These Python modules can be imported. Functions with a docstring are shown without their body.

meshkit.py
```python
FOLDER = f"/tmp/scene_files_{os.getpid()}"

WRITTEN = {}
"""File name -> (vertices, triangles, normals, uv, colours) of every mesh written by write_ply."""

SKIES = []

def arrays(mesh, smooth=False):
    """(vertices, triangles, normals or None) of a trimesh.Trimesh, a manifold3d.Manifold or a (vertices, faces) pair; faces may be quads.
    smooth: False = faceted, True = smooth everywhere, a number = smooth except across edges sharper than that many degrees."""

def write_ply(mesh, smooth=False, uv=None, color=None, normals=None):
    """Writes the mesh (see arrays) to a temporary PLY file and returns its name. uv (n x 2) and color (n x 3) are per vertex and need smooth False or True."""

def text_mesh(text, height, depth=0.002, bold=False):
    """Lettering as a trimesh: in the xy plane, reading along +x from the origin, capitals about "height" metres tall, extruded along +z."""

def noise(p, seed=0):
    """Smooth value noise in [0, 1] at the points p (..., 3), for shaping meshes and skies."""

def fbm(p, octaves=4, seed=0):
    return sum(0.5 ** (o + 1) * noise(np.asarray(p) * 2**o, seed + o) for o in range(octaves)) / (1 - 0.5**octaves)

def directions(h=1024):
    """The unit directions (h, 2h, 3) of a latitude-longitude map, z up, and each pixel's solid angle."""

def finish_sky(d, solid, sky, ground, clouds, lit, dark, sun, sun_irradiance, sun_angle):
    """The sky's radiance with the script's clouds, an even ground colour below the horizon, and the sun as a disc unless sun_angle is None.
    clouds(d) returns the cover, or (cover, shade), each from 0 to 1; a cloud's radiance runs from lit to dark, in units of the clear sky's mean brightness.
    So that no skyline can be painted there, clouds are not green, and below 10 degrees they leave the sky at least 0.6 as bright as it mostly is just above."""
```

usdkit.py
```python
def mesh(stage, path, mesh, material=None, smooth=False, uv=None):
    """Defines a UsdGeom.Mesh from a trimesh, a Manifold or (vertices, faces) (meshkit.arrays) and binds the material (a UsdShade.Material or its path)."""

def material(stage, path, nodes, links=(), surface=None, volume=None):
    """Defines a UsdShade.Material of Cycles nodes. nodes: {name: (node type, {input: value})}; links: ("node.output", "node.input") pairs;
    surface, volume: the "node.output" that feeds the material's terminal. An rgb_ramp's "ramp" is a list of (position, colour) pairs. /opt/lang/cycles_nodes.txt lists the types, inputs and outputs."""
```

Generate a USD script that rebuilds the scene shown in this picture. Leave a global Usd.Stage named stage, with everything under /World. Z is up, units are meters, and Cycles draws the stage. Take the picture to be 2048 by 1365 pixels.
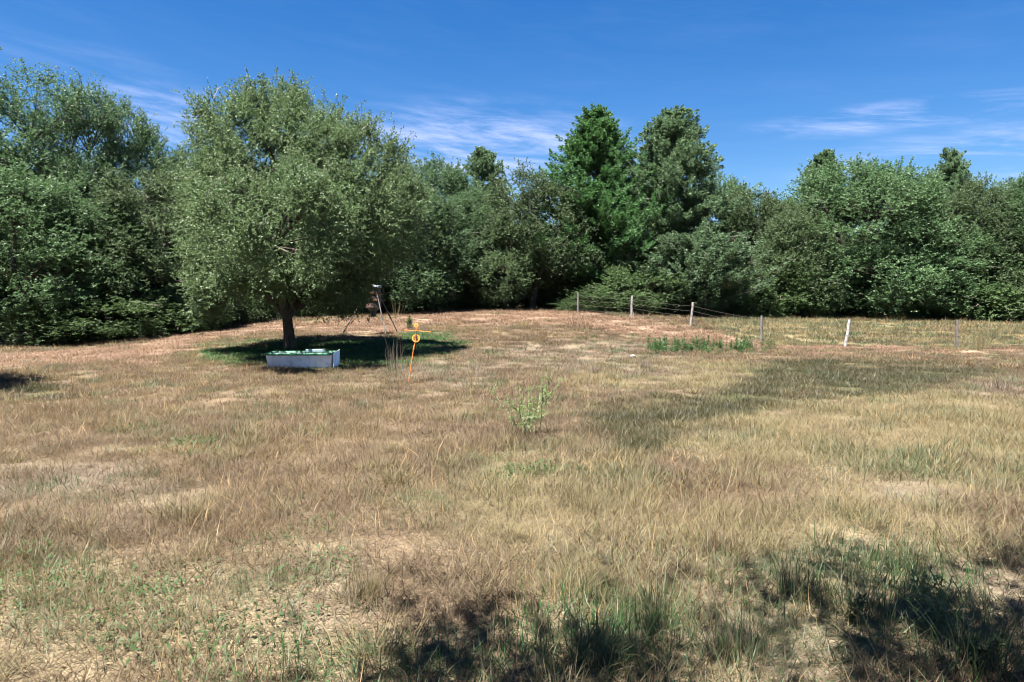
import math, random
import numpy as np
import trimesh, usdkit
from pxr import Usd, UsdGeom, UsdLux, UsdShade, Gf, Sdf, Vt
from scipy.interpolate import RBFInterpolator
from scipy.cluster.vq import kmeans2
from shapely.geometry import Point, Polygon, box as sbox

# ---------------------------------------------------------------- camera, sky, sun, exposure
stage = Usd.Stage.CreateInMemory()
UsdGeom.SetStageUpAxis(stage, 'Z')
UsdGeom.SetStageMetersPerUnit(stage, 1.0)
UsdGeom.Xform.Define(stage, '/World')
UsdGeom.Scope.Define(stage, '/World/Looks')
EYE, PITCH, FPX = 1.7, math.radians(3.44), 1365.0
EXPOSURE = 2.62
SUN_TO = np.array([-0.60, -0.80]) / math.hypot(0.60, 0.80)
SUN_ELEV = math.radians(69)
SUN_INT, SKY_STRENGTH = 1.25, 0.055

cam = UsdGeom.Camera.Define(stage, '/World/camera')
cam.CreateHorizontalApertureAttr(36.0)
cam.CreateVerticalApertureAttr(24.0)
cam.CreateFocalLengthAttr(24.0)
cam.CreateClippingRangeAttr(Gf.Vec2f(0.05, 5000))
cam.CreateExposureAttr(EXPOSURE)
cam.AddTranslateOp().Set(Gf.Vec3d(0, 0, EYE))
cam.AddRotateXOp().Set(90 - math.degrees(PITCH))


def mat(name, nodes, links=(), surface='p.BSDF', volume=None):
    return usdkit.material(stage, '/World/Looks/' + name, nodes, links, surface=surface, volume=volume)


def math_node(t, a=None, b=None, c=None):
    d = {'math_type': t}
    for k, v in (('value1', a), ('value2', b), ('value3', c)):
        if v is not None:
            d[k] = v
    return ('math', d)


def sky_material():
    n = {'sky': ('sky_texture', {'sky_type': 'single_scattering', 'sun_disc': False, 'sun_elevation': SUN_ELEV,
                                 'sun_rotation': math.atan2(SUN_TO[0], SUN_TO[1]), 'altitude': 100.0,
                                 'air_density': 1.0, 'aerosol_density': 0.5, 'ozone_density': 3.0}),
         'tc': ('texture_coordinate', {}), 'sep': ('separate_xyz', {}),
         'az': math_node('arctan2'), 'el': math_node('arcsine')}
    L = [('tc.generated', 'sep.vector'), ('sep.x', 'az.value1'), ('sep.y', 'az.value2'), ('sep.z', 'el.value1')]
    # streaky coordinates: long in azimuth, thin in elevation, a little tilted
    n['tilt'] = math_node('multiply_add', b=0.10)
    L += [('az.value', 'tilt.value1'), ('el.value', 'tilt.value3')]
    n['cv'] = ('combine_xyz', {'z': 1.7})
    n['su'] = math_node('multiply', b=6.0)
    n['sv'] = math_node('multiply', b=40.0)
    L += [('az.value', 'su.value1'), ('tilt.value', 'sv.value1'), ('su.value', 'cv.x'), ('sv.value', 'cv.y')]
    n['no'] = ('noise_texture', {'dimensions': '3D', 'scale': 1.0, 'detail': 9.0, 'roughness': 0.66, 'distortion': 0.35})
    L += [('cv.vector', 'no.vector')]
    n['st'] = ('map_range', {'range_type': 'smoothstep', 'from_min': 0.38, 'from_max': 0.80, 'to_min': 0.0, 'to_max': 1.0})
    L += [('no.fac', 'st.value')]
    # where the cirrus banks lie: (azimuth, elevation, half widths, amount)
    banks = [(-0.05, 0.212, 0.19, 0.055, 1.0), (-0.46, 0.230, 0.10, 0.036, 1.0), (0.51, 0.226, 0.15, 0.016, 0.9),
             (0.60, 0.165, 0.17, 0.035, 0.9), (-0.60, 0.285, 0.16, 0.02, 0.12), (1.3, 0.2, 0.35, 0.05, 0.7),
             (-1.4, 0.22, 0.4, 0.05, 0.7), (2.6, 0.2, 0.5, 0.05, 0.7), (-2.6, 0.25, 0.5, 0.05, 0.7)]
    prev = None
    for i, (a, e, wa, we, k) in enumerate(banks):
        n[f'a{i}'] = math_node('multiply_add', b=1 / wa, c=-a / wa)
        n[f'e{i}'] = math_node('multiply_add', b=1 / we, c=-e / we)
        n[f'a2{i}'] = math_node('power', b=2.0)
        n[f'aa{i}'] = math_node('absolute')
        n[f'ee{i}'] = math_node('absolute')
        n[f'e2{i}'] = math_node('power', b=2.0)
        n[f's{i}'] = math_node('add')
        n[f'm{i}'] = ('map_range', {'range_type': 'smoothstep', 'from_min': 2.2, 'from_max': -0.6, 'to_min': 0.0, 'to_max': k})
        L += [('az.value', f'a{i}.value1'), ('tilt.value' if False else 'el.value', f'e{i}.value1'),
              (f'a{i}.value', f'aa{i}.value1'), (f'e{i}.value', f'ee{i}.value1'),
              (f'aa{i}.value', f'a2{i}.value1'), (f'ee{i}.value', f'e2{i}.value1'),
              (f'a2{i}.value', f's{i}.value1'), (f'e2{i}.value', f's{i}.value2'), (f's{i}.value', f'm{i}.value')]
        if prev is None:
            prev = f'm{i}.result'
        else:
            n[f'x{i}'] = math_node('maximum')
            L += [(prev, f'x{i}.value1'), (f'm{i}.result', f'x{i}.value2')]
            prev = f'x{i}.value'
    n['base'] = math_node('add', b=0.03)
    n['cl'] = math_node('multiply')
    n['cs'] = math_node('multiply', b=0.75)
    L += [(prev, 'base.value1'), ('base.value', 'cl.value1'), ('st.result', 'cl.value2'), ('cl.value', 'cs.value1')]
    n['hs'] = ('hsv', {'hue': 0.508, 'saturation': 1.40, 'value': 0.50})
    n['mx'] = ('mix', {'mix_type': 'mix', 'color2': (3.3, 3.4, 4.8)})
    n['bg'] = ('background_shader', {'strength': SKY_STRENGTH})
    L += [('sky.color', 'hs.color'), ('hs.color', 'mx.color1'), ('cs.value', 'mx.fac'), ('mx.color', 'bg.color')]
    return mat('sky_air', n, L, surface='bg.background')


dome = UsdLux.DomeLight.Define(stage, '/World/sky')
dome.CreateIntensityAttr(1.0)
UsdShade.MaterialBindingAPI.Apply(dome.GetPrim()).Bind(sky_material())
dome.GetPrim().SetCustomDataByKey('kind', 'structure')
sun = UsdLux.DistantLight.Define(stage, '/World/sun')
sun.CreateAngleAttr(0.5)
sun.CreateIntensityAttr(SUN_INT)
sun.CreateNormalizeAttr(True)
sun.CreateColorAttr(Gf.Vec3f(1.0, 0.94, 0.86))
sd = np.array([SUN_TO[0] * math.cos(SUN_ELEV), SUN_TO[1] * math.cos(SUN_ELEV), math.sin(SUN_ELEV)])
sun.AddRotateZOp().Set(math.degrees(math.atan2(sd[1], sd[0])) + 90)
sun.AddRotateXOp().Set(math.degrees(math.acos(sd[2])))

# ---------------------------------------------------------------- helpers
cP, sP = math.cos(PITCH), math.sin(PITCH)


def ray(px, py):
    a, b = (px - 1024) / FPX, (682.5 - py) / FPX
    return np.array([a, cP + b * sP, -sP + b * cP])


def at(px, py, depth):
    r = ray(px, py)
    return np.array([0, 0, EYE]) + r * (depth / r[1])


def pix(P):
    P = np.atleast_2d(P)
    x, y, z = P[:, 0], P[:, 1], P[:, 2] - EYE
    f, u = y * cP - z * sP, y * sP + z * cP
    f = np.where(f < 0.05, 0.05, f)
    return 1024 + FPX * x / f, 682.5 - FPX * u / f


_names = {}


def numbered(path):
    n = _names.get(path, -1) + 1
    _names[path] = n
    return path if n == 0 else f'{path}_{n:03d}'


def tag(prim, label=None, cat=None, group=None, kind=None):
    p = prim.GetPrim() if hasattr(prim, 'GetPrim') else prim
    for k, v in (('label', label), ('category', cat), ('group', group), ('kind', kind)):
        if v:
            p.SetCustomDataByKey(k, v)
    return p


def empty(name, loc=(0, 0, 0), rz=0.0, scale=None, parent='/World'):
    x = UsdGeom.Xform.Define(stage, numbered(f'{parent}/{name}'))
    x.AddTranslateOp().Set(Gf.Vec3d(*map(float, loc)))
    x.AddRotateZOp().Set(math.degrees(rz))
    if scale is not None:
        x.AddScaleOp().Set(Gf.Vec3f(*map(float, scale)))
    return x.GetPrim()


def put(name, mesh, material, parent=None, smooth=False):
    base = parent.GetPath().pathString if parent is not None else '/World'
    m = usdkit.mesh(stage, numbered(f'{base}/{name}'), mesh, material, smooth=smooth)
    return m.GetPrim()


def unit(v):
    return v / (np.linalg.norm(v, axis=-1, keepdims=True) + 1e-12)


def tubes(A, B, RA, RB, sides=4):
    """Many straight tapered tubes as one (v, f)."""
    A, B = np.atleast_2d(A).astype(float), np.atleast_2d(B).astype(float)
    RA, RB = np.broadcast_to(RA, len(A)).astype(float), np.broadcast_to(RB, len(A)).astype(float)
    t = unit(B - A)
    ref = np.where(np.abs(t[:, 2:]) < 0.9, np.array([[0, 0, 1.0]]), np.array([[1.0, 0, 0]]))
    a = unit(np.cross(t, ref))
    b = np.cross(t, a)
    ang = np.arange(sides) * 2 * np.pi / sides
    ring = np.cos(ang)[None, :, None] * a[:, None] + np.sin(ang)[None, :, None] * b[:, None]
    v = np.concatenate([A[:, None] + RA[:, None, None] * ring, B[:, None] + RB[:, None, None] * ring], 1)
    j = np.arange(sides)
    k = (j + 1) % sides
    f1 = np.stack([j, k, k + sides], 1)
    f2 = np.stack([j, k + sides, j + sides], 1)
    f = np.concatenate([f1, f2])
    off = (np.arange(len(A)) * 2 * sides)[:, None, None]
    return v.reshape(-1, 3), (f[None] + off).reshape(-1, 3)


def curve_tube(P, R, sides=8, cap=True):
    P = np.asarray(P, float)
    n = len(P)
    R = np.broadcast_to(R, n).astype(float)
    t = unit(np.gradient(P, axis=0))
    ref = np.array([0, 1.0, 0]) if abs(t[0][1]) < 0.8 else np.array([1.0, 0, 0])
    a = unit(np.cross(t, ref))
    b = np.cross(t, a)
    ang = np.arange(sides) * 2 * np.pi / sides
    v = P[:, None] + R[:, None, None] * (np.cos(ang)[None, :, None] * a[:, None] + np.sin(ang)[None, :, None] * b[:, None])
    i, j = np.meshgrid(np.arange(n - 1), np.arange(sides), indexing='ij')
    k = (j + 1) % sides
    q = np.stack([i * sides + j, i * sides + k, (i + 1) * sides + k, (i + 1) * sides + j], -1).reshape(-1, 4)
    f = np.vstack([q[:, [0, 1, 2]], q[:, [0, 2, 3]]])
    v = v.reshape(-1, 3)
    if cap:
        c0, c1 = len(v), len(v) + 1
        v = np.vstack([v, P[:1], P[-1:]])
        jj = np.arange(sides)
        kk = (jj + 1) % sides
        f = np.vstack([f, np.stack([np.full(sides, c0), kk, jj], 1), np.stack([np.full(sides, c1), (n - 1) * sides + jj, (n - 1) * sides + kk], 1)])
    return v, f


def join(*ms):
    V, F, o = [], [], 0
    for v, f in ms:
        V.append(np.asarray(v))
        F.append(np.asarray(f) + o)
        o += len(v)
    return np.vstack(V), np.vstack(F)


def vf(tm):
    return np.array(tm.vertices), np.array(tm.faces)


def boxm(cx, cy, cz, sx, sy, sz, bev=0.0):
    if bev <= 0:
        b = trimesh.creation.box((sx, sy, sz))
    else:
        c = np.array([[i, j, k] for i in (-1, 1) for j in (-1, 1) for k in (-1, 1)], float) * np.array([sx, sy, sz]) / 2
        pts = []
        for ax in range(3):
            d = np.full(3, -bev)
            d[ax] = 0
            pts.append(c + np.sign(c) * d)
        b = trimesh.convex.convex_hull(np.vstack(pts))
    b.apply_translation((cx, cy, cz))
    return vf(b)


# smooth value noise on the ground plane, for build-time variation
_rs = np.random.RandomState(5)
_lat = _rs.rand(256, 256)


def vnoise(x, y, s):
    x, y = np.asarray(x) / s + 1000.3, np.asarray(y) / s + 1000.7
    xi, yi = np.floor(x).astype(int), np.floor(y).astype(int)
    fx, fy = x - xi, y - yi
    fx, fy = fx * fx * (3 - 2 * fx), fy * fy * (3 - 2 * fy)
    g = lambda i, j: _lat[i % 256, j % 256]
    return (g(xi, yi) * (1 - fx) + g(xi + 1, yi) * fx) * (1 - fy) + (g(xi, yi + 1) * (1 - fx) + g(xi + 1, yi + 1) * fx) * fy


def fnoise(x, y, s):
    return (vnoise(x, y, s) + 0.5 * vnoise(x, y, s / 2.1) + 0.25 * vnoise(x, y, s / 4.3)) / 1.75


# ---------------------------------------------------------------- the lie of the land
KN = []
for px, py, d in [(605, 737, 17), (575, 697, 20.6), (772, 671, 26), (690, 667, 26.5), (870, 622, 42), (1000, 622, 42), (1156, 627, 40), (1264, 636, 37.5),
                  (1384, 652, 35), (1523, 684, 31.5), (1692, 695, 30), (1914, 698, 28), (1500, 637, 43), (1700, 636, 45), (2000, 645, 44),
                  (1350, 634, 42), (150, 697, 25), (350, 664, 30), (480, 642, 35), (0, 735, 17.3), (1100, 690, 25), (1400, 702, 24.5), (2000, 716, 24),
                  (2000, 780, 13.6), (1400, 762, 14.6), (1000, 765, 14.2), (300, 765, 14.2), (700, 655, 30)]:
    KN.append(at(px, py, d))
for x, y, z in [(0, 4, 0), (4, 6, 0.03), (-4, 6, 0), (0, 9, 0), (7, 9, 0.0), (-7, 9, 0), (0, -8, 0), (12, -5, 0), (-12, -5, 0), (-20, 10, 0), (20, 10, -0.1),
                (-30, 28, 0.1), (-40, 45, 0.5), (-15, 50, 0.9), (0, 60, 1.1), (25, 60, 0.8), (45, 50, 0.4), (45, 28, -0.2), (0, 100, 1.2), (90, 80, 0.8),
                (-90, 80, 0.8), (100, 0, 0), (-100, 0, 0), (0, -100, 0), (400, 400, 0), (-400, 400, 0), (400, -400, 0), (-400, -400, 0), (0, 400, 0.5)]:
    KN.append(np.array([x, y, z], float))
KN = np.array(KN)
_rbf = RBFInterpolator(KN[:, :2], KN[:, 2], kernel='linear', smoothing=0.4)


def ground_z(x, y):
    x, y = np.asarray(x, float), np.asarray(y, float)
    z = _rbf(np.stack([x.ravel(), y.ravel()], 1)).reshape(x.shape)
    return z + 0.05 * (fnoise(x, y, 2.3) - 0.5) + 0.03 * (vnoise(x, y, 0.55) - 0.5)


def gz(x, y):
    return float(ground_z(np.array([x]), np.array([y]))[0])


def on_ground(px, py, lo=1.5, hi=80):
    """Where the sight line through a pixel meets the land."""
    r = ray(px, py)
    d = np.linspace(lo, hi, 1600)
    P = np.array([0, 0, EYE]) + r * (d / r[1])[:, None]
    below = np.nonzero(P[:, 2] < ground_z(P[:, 0], P[:, 1]))[0]
    i = below[0] if len(below) else len(d) - 1
    return np.array([P[i, 0], P[i, 1], gz(P[i, 0], P[i, 1])])


def blob(px, py, cx, cy, rx, ry, rot=0.0):
    c, s = math.cos(rot), math.sin(rot)
    dx, dy = px - cx, py - cy
    u, v = (c * dx + s * dy) / rx, (-s * dx + c * dy) / ry
    return np.clip(1.5 - 1.0 * (u * u + v * v), 0, 1)


def regions(x, y, z):
    """How much of each kind of ground cover grows at a place. Places are described where the photograph shows them on the ground."""
    px, py = pix(np.stack([x, y, z], 1))
    k = np.clip(18.0 / np.maximum(y, 2), 0.4, 5)
    px = px + 90 * k * (fnoise(x, y, 1.1 + 0.06 * y) - 0.5)
    py = py + 34 * k * (fnoise(x + 50, y, 0.9 + 0.05 * y) - 0.5)
    py = np.where(y < 1.5, 2000, py)
    B = lambda *a: blob(px, py, *a)
    mx = lambda *a: np.max(np.stack(a), 0)
    bare = mx(B(110, 960, 170, 40), B(290, 990, 150, 26), B(900, 742, 150, 20), B(1170, 705, 210, 24), B(1230, 735, 190, 20), B(1850, 990, 100, 40),
              B(1420, 1150, 120, 38), B(1450, 1285, 200, 40), B(1960, 1140, 120, 50), B(600, 832, 80, 9), B(380, 868, 90, 7), B(720, 1180, 70, 50), B(2000, 772, 110, 18), B(940, 775, 60, 10),
              B(900, 1240, 70, 40))
    # mown straw: a strip along the fence and round the back of the clearing
    top = np.interp(px, [-400, 0, 250, 430, 600, 790, 860, 1150, 1300, 1400, 1550, 1700, 2048, 2500], [706, 706, 690, 652, 645, 632, 617, 622, 640, 655, 690, 697, 699, 700])
    bot = np.interp(px, [-400, 0, 250, 330, 430, 600, 790, 860, 1000, 1150, 1300, 1450, 1560, 1700, 2048, 2500], [735, 735, 728, 728, 675, 668, 668, 652, 650, 655, 675, 694, 704, 708, 708, 709])
    straw = np.clip((py - top) / 4, 0, 1) * np.clip((bot - py) / 5, 0, 1)
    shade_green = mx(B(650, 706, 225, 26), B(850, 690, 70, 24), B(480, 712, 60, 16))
    olive = mx(B(1740, 750, 270, 22, -0.02), B(1300, 845, 120, 52), B(1490, 800, 220, 34, -0.22), B(1700, 765, 200, 24), B(1290, 880, 80, 30), B(1600, 735, 120, 14), B(50, 785, 80, 18))
    weeds = mx(B(430, 1250, 260, 100), B(120, 1250, 170, 120), B(270, 888, 80, 12), B(420, 890, 60, 10), B(600, 1150, 130, 60), B(860, 1010, 80, 22), B(1080, 940, 100, 18), B(640, 1320, 160, 50)) * 0.9
    pale = mx(B(1800, 880, 420, 130, 0.05), B(1600, 1120, 420, 120), B(1150, 1020, 250, 110), B(1350, 745, 260, 26), B(1450, 1300, 500, 120) * 0.8)
    near_green = mx(B(1180, 1280, 150, 70), B(1560, 1310, 280, 50), B(1900, 1240, 190, 110), B(1640, 1160, 170, 70), B(1000, 1340, 330, 32), B(560, 1345, 260, 26))
    meadow = (np.clip((px - 1380) / 60, 0, 1) * np.clip((top - py) / 4, 0, 1))
    wood = np.clip((np.interp(px, [-900, 0, 250, 350, 480, 600, 760, 850, 1100, 1300, 1480, 1560, 1700, 2048, 3000], [698, 694, 684, 664, 645, 640, 625, 622, 617, 628, 634, 632, 636, 642, 642]) - py) / 3, 0, 1)
    bare = bare * .75
    return dict(bare=bare, straw=straw, shade_green=shade_green, olive=olive, weeds=weeds, pale=pale, meadow=meadow, near_green=near_green, wood=wood, px=px, py=py)


# ---------------------------------------------------------------- materials
def ramp_leaf(name, ramp, trans=0.3, rough=0.42, spec=0.5, vary=0.25, tcol=1.25):
    """A leaf or blade: its tone from a ramp, one tone for each leaf; light comes through it."""
    n = {'g': ('geometry', {}), 'o': ('object_info', {}), 'r': ('rgb_ramp', {'ramp': ramp}),
         'v': ('map_range', {'from_min': 0.0, 'from_max': 1.0, 'to_min': 1 - vary, 'to_max': 1 + vary}),
         'h': ('hsv', {'hue': 0.5, 'saturation': 1.0}),
         'p': ('principled_bsdf', {'roughness': rough, 'specular_ior_level': spec}),
         't': ('translucent_bsdf', {}), 'b': ('hsv', {'hue': 0.49, 'saturation': 1.1, 'value': tcol}),
         'm': ('mix_closure', {'fac': trans})}
    L = [('g.random_per_island', 'r.fac'), ('o.random', 'v.value'), ('v.result', 'h.value'), ('r.color', 'h.color'), ('h.color', 'p.base_color'),
         ('h.color', 'b.color'), ('b.color', 't.color'), ('p.BSDF', 'm.closure1'), ('t.BSDF', 'm.closure2')]
    return mat(name, n, L, surface='m.closure')


M = {}
M['oak_leaf'] = ramp_leaf('oak_leaf', [(0, (0.066, 0.104, 0.046)), (.3, (0.139, 0.203, 0.090)), (.65, (0.246, 0.312, 0.147)), (.9, (0.441, 0.464, 0.262)), (.97, (0.588, 0.537, 0.339)), (1, (0.588, 0.363, 0.169))], .35, .5, .35)
M['dark_leaf'] = ramp_leaf('dark_leaf', [(0, (0.061, 0.110, 0.049)), (.4, (0.134, 0.220, 0.089)), (.8, (0.250, 0.338, 0.146)), (1, (0.460, 0.491, 0.243))], .35, .5, .35)
M['bright_leaf'] = ramp_leaf('bright_leaf', [(0, (0.053, 0.091, 0.034)), (.4, (0.104, 0.168, 0.061)), (.8, (0.186, 0.255, 0.095)), (1, (0.315, 0.326, 0.156))], .35, .5, .35)
M['cedar_leaf'] = ramp_leaf('cedar_leaf', [(0, (0.044, 0.101, 0.036)), (.4, (0.084, 0.187, 0.055)), (.8, (0.145, 0.274, 0.079)), (.97, (0.241, 0.317, 0.106)), (1, (0.322, 0.216, 0.119))], .3, .55, .3)
M['grey_cedar'] = ramp_leaf('grey_cedar', [(0, (0.076, 0.125, 0.065)), (.4, (0.143, 0.214, 0.105)), (.8, (0.235, 0.310, 0.155)), (1, (0.370, 0.399, 0.232))], .3, .55, .3)
STRAW = [(0, (0.088, 0.065, 0.040)), (.10, (0.231, 0.174, 0.099)), (.28, (0.462, 0.365, 0.223)), (.6, (0.660, 0.534, 0.341)), (.82, (0.803, 0.676, 0.451)), (.94, (0.870, 0.785, 0.554)), (1, (0.308, 0.316, 0.139))]
M['straw_blade'] = ramp_leaf('straw_blade', STRAW, .42, .6, .3, .22, 1.1)
M['red_blade'] = ramp_leaf('red_blade', [(0, (0.113, 0.085, 0.044)), (.25, (0.376, 0.296, 0.157)), (.65, (0.627, 0.514, 0.283)), (.9, (0.828, 0.711, 0.410)), (1, (0.326, 0.342, 0.126))], .42, .6, .3, .22, 1.1)
M['pale_blade'] = ramp_leaf('pale_blade', [(0, (0.146, 0.125, 0.065)), (.25, (0.388, 0.330, 0.179)), (.6, (0.629, 0.534, 0.325)), (.85, (0.870, 0.755, 0.498)), (1, (0.315, 0.347, 0.141))], .42, .6, .3, .2, 1.1)
M['bronze_blade'] = ramp_leaf('bronze_blade', [(0, (.14, .09, .058)), (.4, (.34, .235, .15)), (.75, (.50, .36, .245)), (1, (.64, .51, .36))], .25, .6, .3, .15, 1.0)
M['olive_blade'] = ramp_leaf('olive_blade', [(0, (.030, .030, .010)), (.35, (.080, .080, .024)), (.7, (.14, .13, .045)), (.9, (.29, .235, .12)), (1, (.09, .14, .035))], .35, .5, .4, .2)
M['green_blade'] = ramp_leaf('green_blade', [(0, (.05, .07, .03)), (.4, (.13, .165, .07)), (.75, (.23, .26, .12)), (.92, (.34, .33, .19)), (1, (.46, .39, .25))], .35, .5, .4, .2)
M['sapling_leaf'] = ramp_leaf('sapling_leaf', [(0, (0.107, 0.170, 0.054)), (.5, (0.213, 0.297, 0.108)), (.85, (0.309, 0.383, 0.151)), (1, (0.448, 0.425, 0.173))], .4, .6, .3, .1)
M['weed_leaf'] = ramp_leaf('weed_leaf', [(0, (0.040, 0.075, 0.024)), (.5, (0.088, 0.135, 0.048)), (.85, (0.144, 0.188, 0.072)), (1, (0.240, 0.210, 0.112))], .35, .65, .3, .2)
M['grey_straw'] = ramp_leaf('grey_straw', [(0, (0.120, 0.099, 0.076)), (.4, (0.250, 0.208, 0.160)), (.75, (0.399, 0.338, 0.261)), (1, (0.559, 0.499, 0.397))], .15, .65, .3, .15, 1.0)
M['stalk_blade'] = ramp_leaf('stalk_blade', [(0, (0.264, 0.180, 0.088)), (.4, (0.480, 0.348, 0.176)), (.8, (0.672, 0.540, 0.308)), (1, (0.504, 0.456, 0.198))], .3, .55, .4, .15)
M['lush_blade'] = ramp_leaf('lush_blade', [(0, (.03, .075, .02)), (.5, (.07, .15, .035)), (.85, (.12, .20, .055)), (1, (.22, .22, .10))], .35, .45, .4, .2)


def bark(name, c0, c1, scale=14.0):
    n = {'tc': ('texture_coordinate', {}), 'mp': ('mapping', {'scale': (1, 1, 0.22)}),
         'n': ('noise_texture', {'scale': scale, 'detail': 6.0, 'roughness': 0.65}), 'v': ('voronoi_texture', {'scale': scale * 1.6, 'feature': 'f1'}),
         'r': ('rgb_ramp', {'ramp': [(.3, c0), (.7, c1)]}), 'mm': math_node('multiply'),
         'b': ('bump', {'strength': 0.9, 'distance': 0.03}), 'p': ('principled_bsdf', {'roughness': 0.9, 'specular_ior_level': 0.2})}
    L = [('tc.object', 'mp.vector'), ('mp.vector', 'n.vector'), ('mp.vector', 'v.vector'), ('n.fac', 'r.fac'), ('n.fac', 'mm.value1'), ('v.distance', 'mm.value2'),
         ('mm.value', 'b.height'), ('b.normal', 'p.normal'), ('r.color', 'p.base_color')]
    return mat(name, n, L)


M['oak_bark'] = bark('oak_bark', (.022, .018, .015), (.075, .064, .055))
M['cedar_bark'] = bark('cedar_bark', (.06, .045, .035), (.20, .16, .13))
M['grey_wood'] = bark('grey_wood', (.11, .10, .095), (.27, .25, .24), 22.0)
M['dark_post'] = bark('dark_post', (.06, .053, .05), (.17, .155, .15), 22.0)
M['pale_post'] = bark('pale_post', (.20, .195, .20), (.40, .385, .39), 26.0)
M['dead_wood'] = bark('dead_wood', (.13, .115, .10), (.28, .25, .225), 18.0)


def paint(name, col, worn, rough=0.45, scale=9.0, amount=(.58, .68), metallic=0.0, bumpd=0.002):
    n = {'tc': ('texture_coordinate', {}), 'n': ('noise_texture', {'scale': scale, 'detail': 8.0, 'roughness': 0.7}),
         'n2': ('noise_texture', {'scale': scale * 0.3, 'detail': 4.0}),
         'r': ('rgb_ramp', {'ramp': [(amount[0], (0, 0, 0)), (amount[1], (1, 1, 1))]}),
         'v': ('map_range', {'from_min': .3, 'from_max': .7, 'to_min': .82, 'to_max': 1.12}), 'h': ('hsv', {'color': col}),
         'm': ('mix', {'color2': worn}), 'b': ('bump', {'strength': 0.5, 'distance': bumpd}),
         'p': ('principled_bsdf', {'roughness': rough, 'metallic': metallic})}
    L = [('tc.object', 'n.vector'), ('tc.object', 'n2.vector'), ('n.fac', 'r.fac'), ('n2.fac', 'v.value'), ('v.result', 'h.value'), ('h.color', 'm.color1'),
         ('r.color', 'm.fac'), ('m.color', 'p.base_color'), ('n.fac', 'b.height'), ('b.normal', 'p.normal')]
    return mat(name, n, L)


M['white_plastic'] = paint('white_plastic', (.72, .71, .74), (.42, .38, .34), .55, 7.0, (.52, .72))
M['green_plastic'] = paint('green_plastic', (.010, .13, .065), (.04, .11, .065), .5, 9.0)
M['blue_grey'] = paint('blue_grey', (.20, .28, .32), (.30, .32, .32), .5, 9.0)
M['orange_paint'] = paint('orange_paint', (.62, .19, .025), (.26, .085, .03), .6, 30.0, (.52, .62))
M['yellow_orange'] = paint('yellow_orange', (.68, .30, .05), (.40, .13, .035), .6, 30.0, (.54, .66))
M['rust'] = paint('rust', (.16, .055, .025), (.07, .028, .018), .85, 14.0, (.45, .6))
M['barrel_steel'] = paint('barrel_steel', (.10, .045, .032), (.035, .025, .022), .65, 6.0, (.42, .58))
M['lid_steel'] = paint('lid_steel', (.42, .46, .50), (.22, .20, .19), .4, 9.0, (.55, .7), 0.3)
M['dark_steel'] = paint('dark_steel', (.035, .033, .035), (.09, .05, .035), .6, 12.0, (.55, .7))
M['grey_pipe'] = paint('grey_pipe', (.11, .115, .12), (.14, .09, .065), .5, 15.0, (.52, .66), 0.2)
M['wire'] = paint('wire', (.035, .026, .022), (.06, .03, .02), .75, 40.0)
M['green_stem'] = paint('green_stem', (.10, .12, .05), (.16, .12, .07), .7)
M['stone'] = paint('stone', (.62, .60, .57), (.40, .37, .33), .9, 12.0, (.45, .6))


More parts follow.
